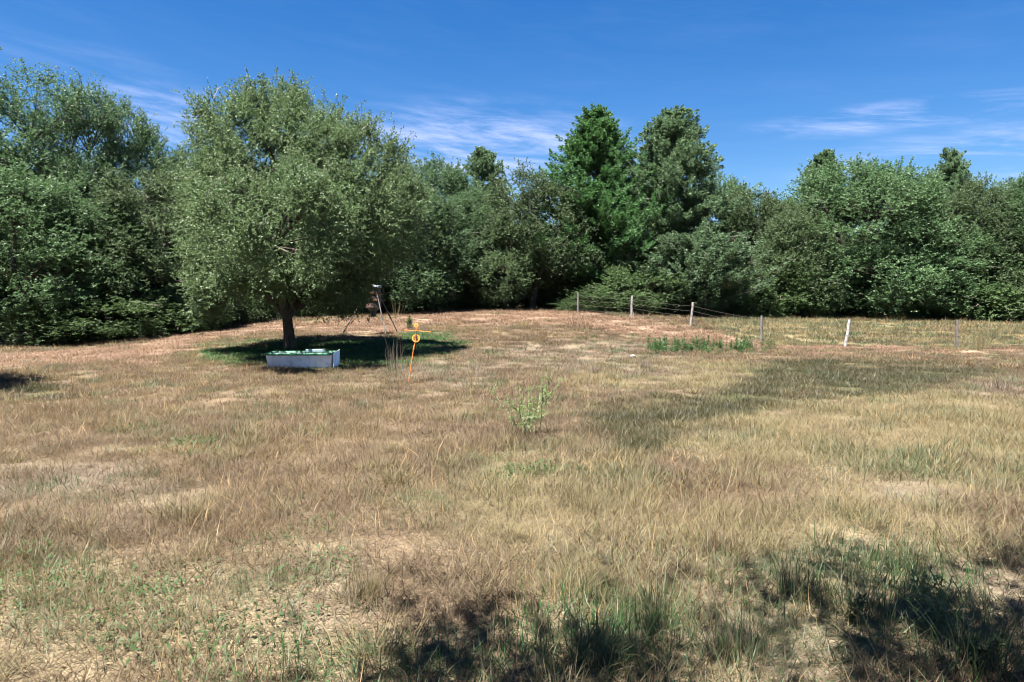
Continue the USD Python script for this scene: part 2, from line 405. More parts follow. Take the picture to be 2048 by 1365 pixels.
def ground_material():
    n = {'tc': ('geometry', {}), 'a': ('attribute', {'attribute': 'tint'}),
         'n1': ('noise_texture', {'scale': 26.0, 'detail': 8.0, 'roughness': 0.75}), 'n2': ('noise_texture', {'scale': 2.2, 'detail': 6.0, 'roughness': 0.6}),
         'v': ('voronoi_texture', {'scale': 60.0, 'randomness': 1.0}),
         'm1': ('map_range', {'from_min': .3, 'from_max': .7, 'to_min': .35, 'to_max': 1.45}), 'm2': ('map_range', {'from_min': .3, 'from_max': .7, 'to_min': .75, 'to_max': 1.25}),
         'mm': math_node('multiply'), 'h': ('hsv', {}), 'hh': ('math', {'math_type': 'multiply'}),
         'b': ('bump', {'strength': 1.0, 'distance': 0.03}), 'p': ('principled_bsdf', {'roughness': 0.95, 'specular_ior_level': 0.15})}
    L = [('tc.position', 'n1.vector'), ('tc.position', 'n2.vector'), ('tc.position', 'v.vector'), ('n1.fac', 'm1.value'), ('n2.fac', 'm2.value'), ('m1.result', 'mm.value1'), ('m2.result', 'mm.value2'),
         ('mm.value', 'h.value'), ('a.color', 'h.color'), ('h.color', 'p.base_color'), ('n1.fac', 'hh.value1'), ('v.distance', 'hh.value2'), ('hh.value', 'b.height'), ('b.normal', 'p.normal')]
    return mat('ground_soil', n, L)


M['ground'] = ground_material()

# ---------------------------------------------------------------- ground sheet
gx = np.concatenate([[-600, -300, -150, -90, -60, -45], np.arange(-36, 36.01, 0.28), [45, 60, 90, 150, 300, 600]])
gy = np.concatenate([[-600, -300, -100, -40, -20, -10, -5, -2], np.arange(0, 20, 0.16), np.arange(20, 56, 0.3), [60, 70, 90, 150, 300, 600, 1200]])
X, Y = np.meshgrid(gx, gy, indexing='ij')
Z = ground_z(X, Y)
nx, ny = X.shape
gi, gj = np.meshgrid(np.arange(nx - 1), np.arange(ny - 1), indexing='ij')
q = np.stack([gi * ny + gj, (gi + 1) * ny + gj, (gi + 1) * ny + gj + 1, gi * ny + gj + 1], -1).reshape(-1, 4)
gv = np.stack([X, Y, Z], -1).reshape(-1, 3)
R = regions(gv[:, 0], gv[:, 1], gv[:, 2])
tint = np.tile(np.array([[.125, .093, .060]]), (len(gv), 1))


def blend(c, w):
    global tint
    tint = tint * (1 - w[:, None]) + np.array(c)[None] * w[:, None]


blend((.14, .115, .07), R['pale'] * 0.7)
blend((.065, .062, .028), R['olive'] * 0.9)
blend((.17, .14, .085), R['weeds'] * 0.8)
blend((.135, .115, .062), R['meadow'])
blend((.165, .135, .095), R['bare'] * .7)
blend((.21, .155, .11), R['straw'])
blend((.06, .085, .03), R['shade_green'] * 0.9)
blend((.07, .055, .035), R['wood'])
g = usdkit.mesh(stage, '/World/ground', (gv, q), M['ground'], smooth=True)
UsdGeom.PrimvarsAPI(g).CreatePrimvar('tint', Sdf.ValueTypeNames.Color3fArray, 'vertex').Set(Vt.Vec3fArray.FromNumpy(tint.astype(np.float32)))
tag(g, 'dry pasture soil with thatch, bare patches and a mown strip', 'ground', kind='structure')


# ---------------------------------------------------------------- trees
def leaves_on(rng, base, direc, length, per, ll, lw, up=0.5, spread=0.8):
    """Leaves along twigs: each one a small pointed face."""
    n = len(base)
    t = rng.uniform(0.1, 1.0, (n, per, 1))
    p = base[:, None] + direc[:, None] * (t * np.asarray(length).reshape(-1, 1, 1))
    d = unit(direc[:, None] * 0.7 + rng.normal(size=(n, per, 3)) * spread)
    nr = unit(rng.normal(size=(n, per, 3)) + np.array([0, 0, up]) * 1.6)
    s = unit(np.cross(d, nr))
    k = rng.uniform(0.65, 1.25, (n, per, 1))
    v = np.stack([p + d * ll * k, p + d * ll * k * 0.3 + s * lw * k * 0.5, p + d * ll * k * 0.3 * 0.2 - s * lw * k * 0.5], 2).reshape(-1, 3)
    return v, np.arange(len(v)).reshape(-1, 3)


def envelope_points(rng, lobes, n, shell=0.55):
    L = np.array(lobes, float)
    w = (L[:, 3] * L[:, 4] + L[:, 4] * L[:, 5] + L[:, 3] * L[:, 5])
    out, dirs = [], []
    while sum(map(len, out)) < n:
        k = rng.choice(len(L), n, p=w / w.sum())
        d = unit(rng.normal(size=(n, 3)))
        r = shell + (1.04 - shell) * rng.rand(n) ** 0.6
        p = L[k, :3] + d * r[:, None] * L[k, 3:]
        keep = np.ones(n, bool)
        for j in range(len(L)):
            q2 = np.linalg.norm((p - L[j, :3]) / L[j, 3:], axis=1)
            keep &= (q2 > 0.62) | ((k == j) & (rng.rand(n) < 0.7))
        keep &= p[:, 2] > 0.15
        out.append(p[keep])
        dirs.append(unit(d[keep] / L[k[keep], 3:]))
    return np.vstack(out)[:n], np.vstack(dirs)[:n]


def oak_tree(seed, lobes, trunk, n_clumps, twigs, per, ll, lw, r0=0.2, sigma=0.24, shoots=0, twig_len=0.3, up=0.5, gather=0.2, extra=()):
    """A broadleaf tree: returns trunk+limb mesh, fine branch mesh and crown mesh. trunk: the bole's centre line."""
    rng = np.random.RandomState(seed)
    C, D = envelope_points(rng, lobes, n_clumps)
    for ec, er, en in extra:
        e = rng.normal(size=(en, 3)) * np.array(er) * .55
        C, D = np.vstack([C, np.array(ec) + e]), np.vstack([D, unit(e + np.array([.3, 0, -.2]))])
    n_clumps = len(C)
    if gather:
        near, which = kmeans2(C, max(12, n_clumps // 9), minit='points', seed=seed)
        C = C + (near[which] - C) * gather * rng.uniform(.5, 1.5, (len(C), 1))
    trunk = np.asarray(trunk, float)
    fork = trunk[-1]
    k1 = max(4, min(8, n_clumps // 40))
    cen, lab = kmeans2(C, k1, minit='++', seed=seed)
    bole = curve_tube(trunk, np.linspace(r0, r0 * 0.72, len(trunk)) * (1 + 0.28 * np.exp(-np.linspace(0, 5, len(trunk)))), 10)
    limbs, A, B, RA, RB = [], [], [], [], []
    for a in range(k1):
        sub = C[lab == a]
        if len(sub) < 3:
            continue
        goal = cen[a]
        s = fork + (rng.rand(3) - 0.5) * [0.1, 0.1, 0.05]
        mid = s + (goal - s) * 0.4 + np.array([0, 0, 0.12 * np.linalg.norm(goal - s)]) + rng.normal(size=3) * 0.12
        end = s + (goal - s) * 0.85
        tt = np.linspace(0, 1, 7)[:, None]
        path = (1 - tt) ** 2 * s + 2 * tt * (1 - tt) * mid + tt ** 2 * end + rng.normal(size=(7, 3)) * 0.035
        path[0] = s
        limbs.append(curve_tube(path, np.linspace(r0 * 0.62, r0 * 0.22, 7), 7))
        k2 = max(2, min(14, len(sub) // 7))
        c2, l2 = kmeans2(sub, k2, minit='++', seed=seed + a + 1)
        for b in range(k2):
            s2 = sub[l2 == b]
            if not len(s2):
                continue
            i0 = np.argmin(np.linalg.norm(path - c2[b], axis=1))
            i0 = max(2, i0 - 1)
            m = path[i0] + (c2[b] - path[i0]) * 0.55 + rng.normal(size=3) * 0.1
            e = path[i0] + (c2[b] - path[i0]) * 0.9
            A += [path[i0], m]
            B += [m, e]
            RA += [r0 * 0.17, r0 * 0.11]
            RB += [r0 * 0.11, r0 * 0.06]
            for c in s2:
                A.append(m if rng.rand() < 0.5 else e)
                B.append(c)
                RA.append(r0 * 0.055)
                RB.append(r0 * 0.018)
    fine = tubes(A, B, RA, RB, 3)
    n = n_clumps * twigs
    base = np.repeat(C, twigs, 0) + rng.normal(size=(n, 3)) * sigma * rng.uniform(0.5, 1.5, (n, 1))
    direc = unit(np.repeat(D, twigs, 0) * 0.8 + rng.normal(size=(n, 3)) * 0.65 + np.array([0, 0, 0.25]))
    crown = leaves_on(rng, base, direc, rng.uniform(0.6, 1.4, n) * twig_len, per, ll, lw, up)
    if shoots:
        top = np.argsort(-(C[:, 2] * 0.75 + D[:, 2] * 1.5 + np.linalg.norm(C[:, :2], axis=1) * 0.25 + rng.rand(n_clumps)))[:shoots * 2]
        top = rng.choice(top, shoots, replace=False)
        SA, SD, SL = C[top], unit(D[top] + np.array([0, 0, 1.0]) + rng.normal(size=(shoots, 3)) * 0.3), rng.uniform(0.35, 1.0, shoots)
        bb = np.repeat(SA, 9, 0) + np.repeat(SD, 9, 0) * (np.tile(np.linspace(0.1, 0.95, 9), shoots) * np.repeat(SL, 9))[:, None]
        dd = unit(np.repeat(SD, 9, 0) * 0.7 + rng.normal(size=(shoots * 9, 3)) * 0.5)
        crown = join(crown, leaves_on(rng, bb, dd, 0.14, 9, ll, lw, up))
        fine = join(fine, tubes(SA, SA + SD * SL[:, None], 0.008, 0.004, 3))
    return bole, limbs, fine, crown


def cedar_tree(seed, H, W, bare=0.06, n_br=130, plumes=13, needles=60, tops=1, pw=0.16, power=0.8, nl=0.10, flat=0.0, pl=1.0):
    """An eastern red cedar: upswept boughs carrying pointed plumes."""
    rng = np.random.RandomState(seed)
    lead = [(0.0, 0.0, H)] + [(rng.uniform(-.11, .11) * W, rng.uniform(-.08, .08) * W, H * rng.uniform(.86, .97)) for _ in range(tops - 1)]
    bole = curve_tube([(0, 0, -0.2), (0.02, 0, H * .2), (-.05, .03, H * .45), (.03, 0, H * .7), (0, 0, H * .93)], [.2, .17, .13, .08, .03], 8)
    limbs = []
    for x, y, z in lead[1:]:
        limbs.append(curve_tube([(0, 0, H * .3), (x * .7, y * .7, H * .55), (x, y, z * .96)], [.09, .07, .02], 6))
    h = bare + (1 - bare) * rng.rand(n_br) ** 0.85
    az = rng.uniform(0, 2 * np.pi, n_br)
    which = rng.randint(0, len(lead), n_br)
    LX = np.array(lead)
    prof = np.minimum(1, (1 - h) ** power * 1.35 + 0.03) * np.clip(0.55 + 2.0 * h, 0, 1)
    lump = 0.75 + 0.5 * vnoise(az * 3, h * 9, 1.0)
    ln = 0.5 * W * prof * lump * rng.uniform(0.75, 1.1, n_br)
    zt = LX[which, 2]
    s = np.stack([LX[which, 0] * h * 0.95, LX[which, 1] * h * 0.95, h * zt * 0.97], 1)
    rise = (0.35 + 0.55 * h) * (1 - flat)
    out = np.stack([np.cos(az), np.sin(az), np.zeros(n_br)], 1)
    t = np.linspace(0.25, 1.0, plumes)[None, :, None]
    P = s[:, None] + out[:, None] * (ln[:, None, None] * t) + np.array([0, 0, 1.0]) * (ln * rise)[:, None, None] * t ** 1.6
    P = P + rng.normal(size=P.shape) * (0.10 + 0.10 * t) * pl ** 2
    PD = unit(out[:, None] * 0.7 + np.array([0, 0, 0.95]) + rng.normal(size=P.shape) * 0.3)
    fine = tubes(np.repeat(s, 1, 0), P[:, -1], 0.022, 0.006, 3)
    P, PD = P.reshape(-1, 3), PD.reshape(-1, 3)
    n = len(P)
    L = rng.uniform(0.4, 0.9, n) * (1 - .5 * np.repeat(h, plumes)) * pl
    tt = rng.rand(n, needles, 1)
    rad = pw * (1 - tt) ** 0.8 * np.clip(tt * 6 + .3, 0, 1)
    off = rng.normal(size=(n, needles, 3))
    off = unit(off - PD[:, None] * np.sum(off * PD[:, None], -1, keepdims=True)) * rad * rng.rand(n, needles, 1) ** 0.5
    p = P[:, None] + PD[:, None] * tt * L[:, None, None] + off
    d = unit(PD[:, None] * 0.9 + unit(off) * 0.6 + rng.normal(size=p.shape) * 0.3)
    sd_ = unit(np.cross(d, rng.normal(size=p.shape)))
    k = rng.uniform(.7, 1.3, (n, needles, 1))
    v = np.stack([p + d * nl * k, p + sd_ * nl * .27 * k, p - sd_ * nl * .27 * k], 2).reshape(-1, 3)
    return bole, limbs, fine, (v, np.arange(len(v)).reshape(-1, 3))


def dead_twigs(crown_v, n, seed):
    rng = np.random.RandomState(seed)
    c = crown_v.mean(0)
    p = crown_v[rng.randint(0, len(crown_v), n * 6)]
    far = np.argsort(-np.linalg.norm((p - c) / (crown_v.std(0) + .1), axis=1))[:n]
    a = p[far]
    o = unit(a - c)
    A, B, RA, RB = [], [], [], []
    for i in range(n):
        L = rng.uniform(.35, .95)
        d = unit(o[i] + rng.normal(size=3) * .6)
        s0 = a[i] - d * L * .7
        m = s0 + d * L * .55 + rng.normal(size=3) * .05
        e = m + unit(d + rng.normal(size=3) * .4) * L * .5
        A += [s0, m, m, m * .5 + e * .5]
        B += [m, e, m + unit(d + rng.normal(size=3) * .7) * L * .35, m * .5 + e * .5 + unit(d + rng.normal(size=3) * .8) * L * .25]
        RA += [.008, .006, .005, .004]
        RB += [.006, .003, .002, .002]
    return tubes(A, B, RA, RB, 3)


def tree_parts(root, t, barkm, leafm, separate=False):
    bole, limbs, fine, crown = t
    tag(put('dead_twigs', dead_twigs(crown[0], 34 if separate else 22, len(crown[0]) % 1000), M['dead_wood'], root), kind='stuff')
    if separate:
        put('trunk', bole, barkm, root, smooth=60)
        for l in limbs:
            put('limb', l, barkm, root, smooth=60)
        tag(put('branches', fine, barkm, root), kind='stuff')
    else:
        put('trunk', join(bole, *limbs, fine), barkm, root)
    tag(put('crown', crown, leafm, root), kind='stuff')


PROTO = {}


def proto(name, t, barkm, leafm):
    c = stage.CreateClassPrim('/World/kind_' + name)
    root = UsdGeom.Xform.Define(stage, f'/World/kind_{name}/tree').GetPrim()
    tree_parts(root, t, barkm, leafm)
    v = t[3][0]
    w = np.percentile(np.abs(v[:, :2]), 97) * 2
    PROTO[name] = (root.GetPath(), np.percentile(v[:, 2], 99.95), w)


def straight(h, rng=None, lean=0.0):
    return [(0, 0, -0.2), (lean * .3, 0, h * .4), (lean, 0.05, h)]


oak = dict(twigs=18, per=16, ll=.085, lw=.05)
proto('oak_round', oak_tree(11, [(0, 0, 5.2, 3.0, 3.0, 3.2), (-1.4, -.6, 3.2, 2.1, 2.2, 2.4), (1.5, .2, 3.6, 2.0, 2.2, 2.5), (.3, -1.5, 2.2, 2.2, 1.6, 1.7), (-.4, .3, 7.3, 1.9, 1.9, 1.4), (1.2, .4, 6.7, 1.6, 1.6, 1.3), (1.3, -1.4, 1.7, 1.4, 1.2, 1.3), (.3, 0, 6.6, 2.3, 2.2, 1.2)],
                            straight(2.0, lean=.2), 700, r0=.19, shoots=60, **oak), M['oak_bark'], M['dark_leaf'])
proto('oak_pale', oak_tree(12, [(0, 0, 4.6, 2.7, 2.7, 2.9), (1.4, -.6, 2.9, 1.9, 2.0, 2.2), (-1.6, .2, 3.6, 1.8, 2.0, 2.1), (-.3, -1.4, 1.9, 2.0, 1.5, 1.6), (.5, .3, 7.0, 1.6, 1.6, 1.5), (-1.2, -.2, 6.2, 1.4, 1.5, 1.4)],
                           straight(1.8, lean=-.3), 600, r0=.18, shoots=80, **oak), M['oak_bark'], M['oak_leaf'])
proto('oak_tall', oak_tree(13, [(0, 0, 6.2, 2.1, 2.1, 3.0), (.9, -.6, 3.6, 1.7, 1.8, 2.4), (-1.0, .2, 4.2, 1.6, 1.8, 2.6), (-.2, -1.1, 2.0, 1.7, 1.4, 1.8), (.4, .2, 8.7, 1.2, 1.2, 1.4), (-.8, -.2, 7.8, 1.1, 1.2, 1.3)],
                           straight(2.4, lean=.2), 560, r0=.17, shoots=80, **oak), M['oak_bark'], M['dark_leaf'])
proto('airy', oak_tree(14, [(0, 0, 8.6, 2.5, 2.5, 1.3), (-1.4, 0, 10.2, 1.6, 1.8, .8), (1.6, 0, 9.8, 1.9, 1.8, .7), (.4, -.4, 11.0, 1.3, 1.5, .6), (-1.0, .3, 6.8, 2.2, 2.2, 1.5), (1.3, -.4, 6.6, 2.0, 2.2, 1.4), (0, -.8, 4.4, 2.6, 2.3, 2.0), (.2, -1, 2.2, 2.4, 1.9, 1.8)],
                       straight(4.2, lean=.3), 430, twigs=20, per=15, ll=.08, lw=.045, r0=.2, sigma=.30, shoots=50), M['oak_bark'], M['dark_leaf'])
proto('cedar_broad', cedar_tree(21, 12.5, 6.6, tops=2, n_br=230, plumes=14, needles=62, nl=.10, pw=.14, power=1.1), M['cedar_bark'], M['cedar_leaf'])
proto('cedar_layered', cedar_tree(22, 12.5, 6.4, tops=2, n_br=200, plumes=15, needles=62, power=.75, pw=.17, flat=.25, nl=.11), M['cedar_bark'], M['grey_cedar'])
proto('cedar_slim', cedar_tree(23, 10, 6.6, tops=1, n_br=200, plumes=10, needles=46, power=1.05, pw=.10, pl=.7, nl=.09), M['cedar_bark'], M['grey_cedar'])
proto('cedar_bush', cedar_tree(24, 5.0, 4.6, bare=.02, tops=4, n_br=150, plumes=11, needles=60, power=.6, flat=-.45), M['cedar_bark'], M['grey_cedar'])
proto('shrub', oak_tree(25, [(0, 0, 1.6, 1.5, 1.5, 1.4), (-.9, -.3, 1.0, 1.0, 1.1, 1.0), (.9, .1, 1.1, 1.1, 1.1, 1.1), (.2, -.3, 2.5, .8, .9, .8)],
                        straight(.5), 220, 16, 14, .075, .045, r0=.05, sigma=.18, shoots=40, twig_len=.25), M['oak_bark'], M['bright_leaf'])


def plant_tree(kind, name, px, topy, width, depth, label, cat='tree', group=None, rz=None, base_py=None):
    path, ph, pw = PROTO[kind]
    x = (px - 1024) / FPX * depth
    z0 = gz(x, depth)
    top = at(px, topy, depth)[2]
    sz = (top - z0) / ph
    sx = width * depth / FPX / pw
    rng = np.random.RandomState(int(px * 7 + topy) % 100000)
    o = empty(name, (x, depth, z0 - .05), rng.uniform(0, 6.28) if rz is None else rz, (sx, sx, sz))
    o.GetReferences().AddInternalReference(path)
    o.SetInstanceable(True)
    tag(o, label, cat, group)
    return o


T = plant_tree
# left wood
T('airy', 'elm_tree', 15, 108, 300, 30, 'tallest tree at the left picture edge, dark and airy against the sky', rz=.4)
T('airy', 'elm_tree', 175, 160, 215, 32, 'airy flat topped tree with dark tufts right of the tallest left tree', rz=2.6)
T('oak_round', 'oak_tree', 40, 330, 330, 27.5, 'dense dark oak at the left picture edge with leaves down to the ground')
T('oak_round', 'oak_tree', 190, 395, 260, 29, 'lower dark oak over the dense undergrowth left of the lone oak')
T('oak_tall', 'oak_tree', 278, 198, 140, 33, 'tall oak with a pointed crown rising behind the left wood edge')
T('oak_pale', 'oak_tree', 305, 330, 260, 30, 'pale grey green oak touching the left side of the lone oak')
T('oak_tall', 'oak_tree', 390, 275, 150, 38, 'oak half hidden behind the left shoulder of the lone oak')
T('oak_tall', 'oak_tree', -90, 190, 280, 29, 'dark oak cut by the left picture edge')
T('shrub', 'shrub', 95, 590, 190, 26.6, 'low leafy shrub at the foot of the left wood near the left picture edge', 'bush')
T('shrub', 'shrub', 235, 575, 210, 27.2, 'wide green shrub at the foot of the left wood beside the straw strip', 'bush')
T('shrub', 'shrub', 345, 590, 150, 29.5, 'small green shrub behind the drooping left twigs of the lone oak', 'bush')
# behind the lone oak
T('oak_round', 'oak_tree', 520, 330, 330, 40, 'oak standing directly behind the trunk of the lone oak')
T('oak_pale', 'oak_tree', 680, 330, 300, 42, 'oak behind the right half of the lone oak')
T('oak_round', 'oak_tree', 800, 360, 230, 41, 'dark oak behind the barrel feeder')
# middle
T('oak_round', 'oak_tree', 880, 316, 210, 49, 'round grey green oak just right of the lone oak crown')
T('cedar_slim', 'cedar_tree', 966, 294, 200, 53, 'slender pointed cedar poking above the trees left of centre')
T('oak_tall', 'oak_tree', 945, 372, 150, 46, 'oak below the slender pointed cedar')
T('oak_pale', 'oak_tree', 1062, 334, 220, 45.5, 'leafy oak left of the two tall cedars')
T('cedar_bush', 'cedar_bush', 905, 455, 190, 44.5, 'light green cedar bush at the back of the clearing', 'bush')
T('oak_pale', 'oak_tree', 1010, 420, 170, 44.5, 'low oak behind the clearing between bush and tall cedars')
T('cedar_broad', 'cedar_tree', 1192, 214, 235, 47.5, 'tall deep green cedar with twin tops, left one of the tallest pair', rz=.5)
T('cedar_layered', 'cedar_tree', 1343, 218, 225, 48.5, 'tall layered cedar with tufted boughs, right one of the tallest pair', rz=1.2)
T('oak_pale', 'oak_tree', 1265, 400, 190, 47, 'pale oak filling the gap below the two tall cedars')
T('shrub', 'shrub', 1290, 520, 190, 43, 'tall greyish shrub behind the third fence post from left', 'bush')
T('cedar_bush', 'cedar_bush', 1405, 462, 185, 43.5, 'large light cedar bush right of the tall cedars by the fence', 'bush')
T('shrub', 'shrub', 1205, 570, 150, 42.5, 'leafy shrub between the two leftmost fence posts', 'bush')
T('oak_tall', 'oak_tree', 1442, 340, 130, 51, 'narrow oak right of the layered cedar')
T('oak_pale', 'oak_tree', 1515, 372, 190, 49, 'grey green oak with twiggy top in the dip right of the cedars')
# right
T('cedar_slim', 'cedar_tree', 1640, 300, 180, 53, 'small cedar tip above the left shoulder of the big round oak')
T('oak_round', 'oak_tree', 1705, 314, 290, 47, 'big round oak behind the leaning fence post')
T('oak_pale', 'oak_tree', 1742, 348, 210, 50.5, 'oak filling in behind the right half of the big round oak')
T('oak_pale', 'oak_tree', 1595, 395, 170, 45.5, 'lower oak at the left foot of the big round oak')
T('cedar_layered', 'cedar_tree', 1885, 298, 118, 50, 'cedar with a ragged pointed top right of the big round oak', rz=2.2)
T('oak_pale', 'oak_tree', 1955, 345, 210, 46.5, 'oak right of the ragged cedar')
T('oak_tall', 'oak_tree', 2050, 338, 200, 46, 'tall oak at the right picture edge')
T('oak_round', 'oak_tree', 1860, 430, 210, 46.5, 'mid height oak below the ragged cedar')
T('shrub', 'shrub', 1560, 510, 170, 45, 'glossy leafy shrub at the meadow edge left of the big round oak', 'bush')
T('shrub', 'shrub', 1790, 525, 170, 46, 'leafy shrub at the right foot of the big round oak', 'bush')
T('shrub', 'shrub', 1960, 520, 190, 45.5, 'wide leafy shrub at the meadow edge near the right picture edge', 'bush')
T('oak_pale', 'oak_tree', 2170, 340, 260, 46, 'oak just outside the right picture edge')

# the lone oak in the clearing
base = on_ground(577, 698)
hero = empty('lone_oak', (base[0], base[1], base[2] - .03), scale=(.9, .9, .875))
tag(hero, 'large lone oak with a wide twiggy crown over the white trough', 'tree')
ht = oak_tree(33, [(.2, 0, 5.0, 2.9, 3.8, 2.9), (-.9, 0, 7.1, 1.7, 2.2, 1.7), (.7, .2, 7.1, 1.4, 2.0, 1.4), (-.2, 0, 7.5, 1.2, 1.6, 1.5), (-1.7, 0, 4.8, 1.45, 2.2, 2.2), (2.9, 0, 4.7, 1.7, 2.8, 2.2), (2.1, 0, 6.2, 1.7, 2.2, 1.4), (1.1, -4.2, 3.8, 2.1, 2.6, 1.6),
                   (2.4, -1.0, 4.0, 1.7, 2.5, 1.3), (-1.6, -1.0, 3.0, 1.1, 1.5, 1.3), (-.2, 2.4, 3.4, 2.6, 2.2, 2.2), (-.6, -2.4, 2.7, 1.0, 1.2, .9), (1.2, -2.6, 2.8, 1.0, 1.2, .9), (2.0, -1.2, 2.85, 1.0, 1.3, 1.0), (1.95, .5, 2.2, .8, .9, .75), (1.7, .2, 2.3, .8, .9, .7), (-2.7, -.4, 1.9, .5, .7, 1.1)],
              [(.04, 0, -.15), (.04, 0, .2), (.02, .02, .6), (-.04, .03, 1.15)], 1700, 22, 21, .062, .036, r0=.225, sigma=.21, shoots=240, twig_len=.3, up=.5, gather=.38, extra=[((1.9, .5, 2.3), (.7, .6, .6), 55), ((1.3, .3, 2.2), (.6, .6, .5), 25)])
tree_parts(hero, ht, M['oak_bark'], M['oak_leaf'], separate=True)

# trees that stand beside and behind the photographer and throw their shade into the picture
def place(kind, name, loc, rz, s, label):
    path, ph, pw = PROTO[kind]
    o = empty(name, (loc[0], loc[1], gz(loc[0], loc[1]) - .05), rz, s)
    o.GetReferences().AddInternalReference(path)
    o.SetInstanceable(True)
    tag(o, label, 'tree')


shade = empty('shade_oak', (2.0, -4.1, gz(2.0, -4.1) - .05))
tag(shade, 'spreading oak behind the photographer whose shade falls on the near grass', 'tree')
tree_parts(shade, oak_tree(41, [(-3.2, 4.0, 6.0, 1.3, 1.9, .9), (-1.5, 4.4, 6.0, 1.0, 2.0, .9), (.6, 4.9, 6.2, 1.5, 2.0, 1.0), (-.4, 3.6, 6.6, 1.5, 1.7, .9), (-1.4, 1.2, 7.2, 3.0, 2.6, 1.6), (-4.6, 1.6, 6.3, 2.0, 2.2, 1.3), (1.2, 1.0, 6.6, 2.2, 2.4, 1.5), (2.0, 5.3, 6.3, 1.0, 1.5, .8), (-4.7, 3.3, 6.0, 1.4, 1.2, .8), (.9, 4.6, 5.6, 1.2, 1.5, .8)],
                          [(0, 0, -.2), (.05, .1, 1.4), (-.1, .3, 3.4)], 700, 15, 9, .10, .06, r0=.24, sigma=.30, shoots=10, gather=.4), M['oak_bark'], M['dark_leaf'])
place('oak_round', 'oak_tree', (-13.8, 10.7), 1.0, (1.0, 1.0, .9), 'oak left of the picture that shades the left edge of the field')

# the deeper wood behind the front row
def wood_mass():
    rng = np.random.RandomState(77)
    pi = UsdGeom.PointInstancer.Define(stage, '/World/deep_wood')
    tag(pi, 'dark mass of trees deeper in the wood behind the front row', 'wood', kind='stuff')
    kinds = ['oak_round', 'oak_tall', 'oak_pale', 'shrub']
    rel = pi.CreatePrototypesRel()
    for k in kinds:
        x = UsdGeom.Xform.Define(stage, f'/World/deep_wood/{k}')
        x.GetPrim().GetReferences().AddInternalReference(PROTO[k][0])
        rel.AddTarget(x.GetPath())
    P, Q, S, I = [], [], [], []
    def add(x, y, s, k):
        P.append((x, y, gz(x, y) - .1))
        a = rng.uniform(0, 6.28)
        Q.append(Gf.Quath(math.cos(a / 2), 0, 0, math.sin(a / 2)))
        S.append((s, s, s * rng.uniform(.85, 1.1)))
        I.append(k)
    for i in range(70):
        x = rng.uniform(-46, 52)
        y = rng.uniform(53, 66)
        add(x, y, rng.uniform(.72, .86), rng.randint(0, 3))
    for i in range(26):
        x = rng.uniform(-36, -12)
        y = 34 + (x + 36) * .45 + rng.uniform(0, 8)
        add(x, y, rng.uniform(.7, .88), rng.randint(0, 3))
    # undergrowth along the wood edge
    edge = [(-24, 27), (-17, 27.5), (-13, 30), (-11, 36), (-8, 41), (-2, 45), (3, 45), (8, 44), (15, 44.5), (22, 46.5), (30, 47), (40, 46)]
    ex, ey = zip(*edge)
    for i in range(190):
        x = rng.uniform(-24, 40)
        y = np.interp(x, ex, ey) + abs(rng.normal()) * 2.2 + .8
        add(x, y, rng.uniform(.45, .95), 3)
    pi.CreatePositionsAttr(Vt.Vec3fArray([Gf.Vec3f(*map(float, p)) for p in P]))
    pi.CreateOrientationsAttr(Vt.QuathArray(Q))
    pi.CreateScalesAttr(Vt.Vec3fArray([Gf.Vec3f(*map(float, s)) for s in S]))
    pi.CreateProtoIndicesAttr(Vt.IntArray(I))


wood_mass()


# ---------------------------------------------------------------- grass
def blades(rng, n, radius, l0, l1, w, lean, curl, segs=3, flat=0.0, clump=False, droop=0.0):
    a = rng.uniform(0, 2 * np.pi, n)
    r = radius * np.sqrt(rng.rand(n)) * (np.where(rng.rand(n) < .6, .45, 1.0) if clump else 1.0)
    p = np.stack([r * np.cos(a), r * np.sin(a), np.full(n, -.01)], 1)
    L = rng.uniform(l0, l1, n) * rng.uniform(.7, 1.1, n)
    az = a + rng.normal(size=n) * (0.9 if clump else 9)
    th = (flat + (lean - flat) * rng.rand(n)) * rng.uniform(.8, 1.15, n)
    cv = rng.normal(size=n) * curl + droop
    side_tw = rng.normal(size=n) * .5
    V = []
    pts = p.copy()
    for s in range(segs + 1):
        t = s / segs
        d = np.stack([np.sin(th) * np.cos(az), np.sin(th) * np.sin(az), np.cos(th)], 1)
        sd_ = np.stack([-np.sin(az + side_tw), np.cos(az + side_tw), np.zeros(n)], 1)
        wd = (w * (1 - t * .95) * np.where(s == 0, .7, 1))
        wd = np.asarray(wd) * rng.uniform(.7, 1.3, n) if np.ndim(wd) == 0 else wd
        pt = pts.copy()
        pt[:, 2] = np.maximum(pt[:, 2], .004 - (.014 if s == 0 else 0) + .006 * rng.rand(n))
        if s < segs:
            V += [pt + sd_ * wd[:, None] / 2, pt - sd_ * wd[:, None] / 2]
        else:
            V += [pt]
        pts = pts + d * (L / segs)[:, None]
        th = np.minimum(th + cv / segs, 2.3)
        az = az + rng.normal(size=n) * .25
    nv = 2 * segs + 1
    V = np.stack(V, 1).reshape(-1, 3)
    f = []
    for s in range(segs - 1):
        f += [[2 * s, 2 * s + 1, 2 * s + 3], [2 * s, 2 * s + 3, 2 * s + 2]]
    f.append([2 * segs - 2, 2 * segs - 1, 2 * segs])
    F = (np.array(f)[None] + (np.arange(n) * nv)[:, None, None]).reshape(-1, 3)
    return V, F


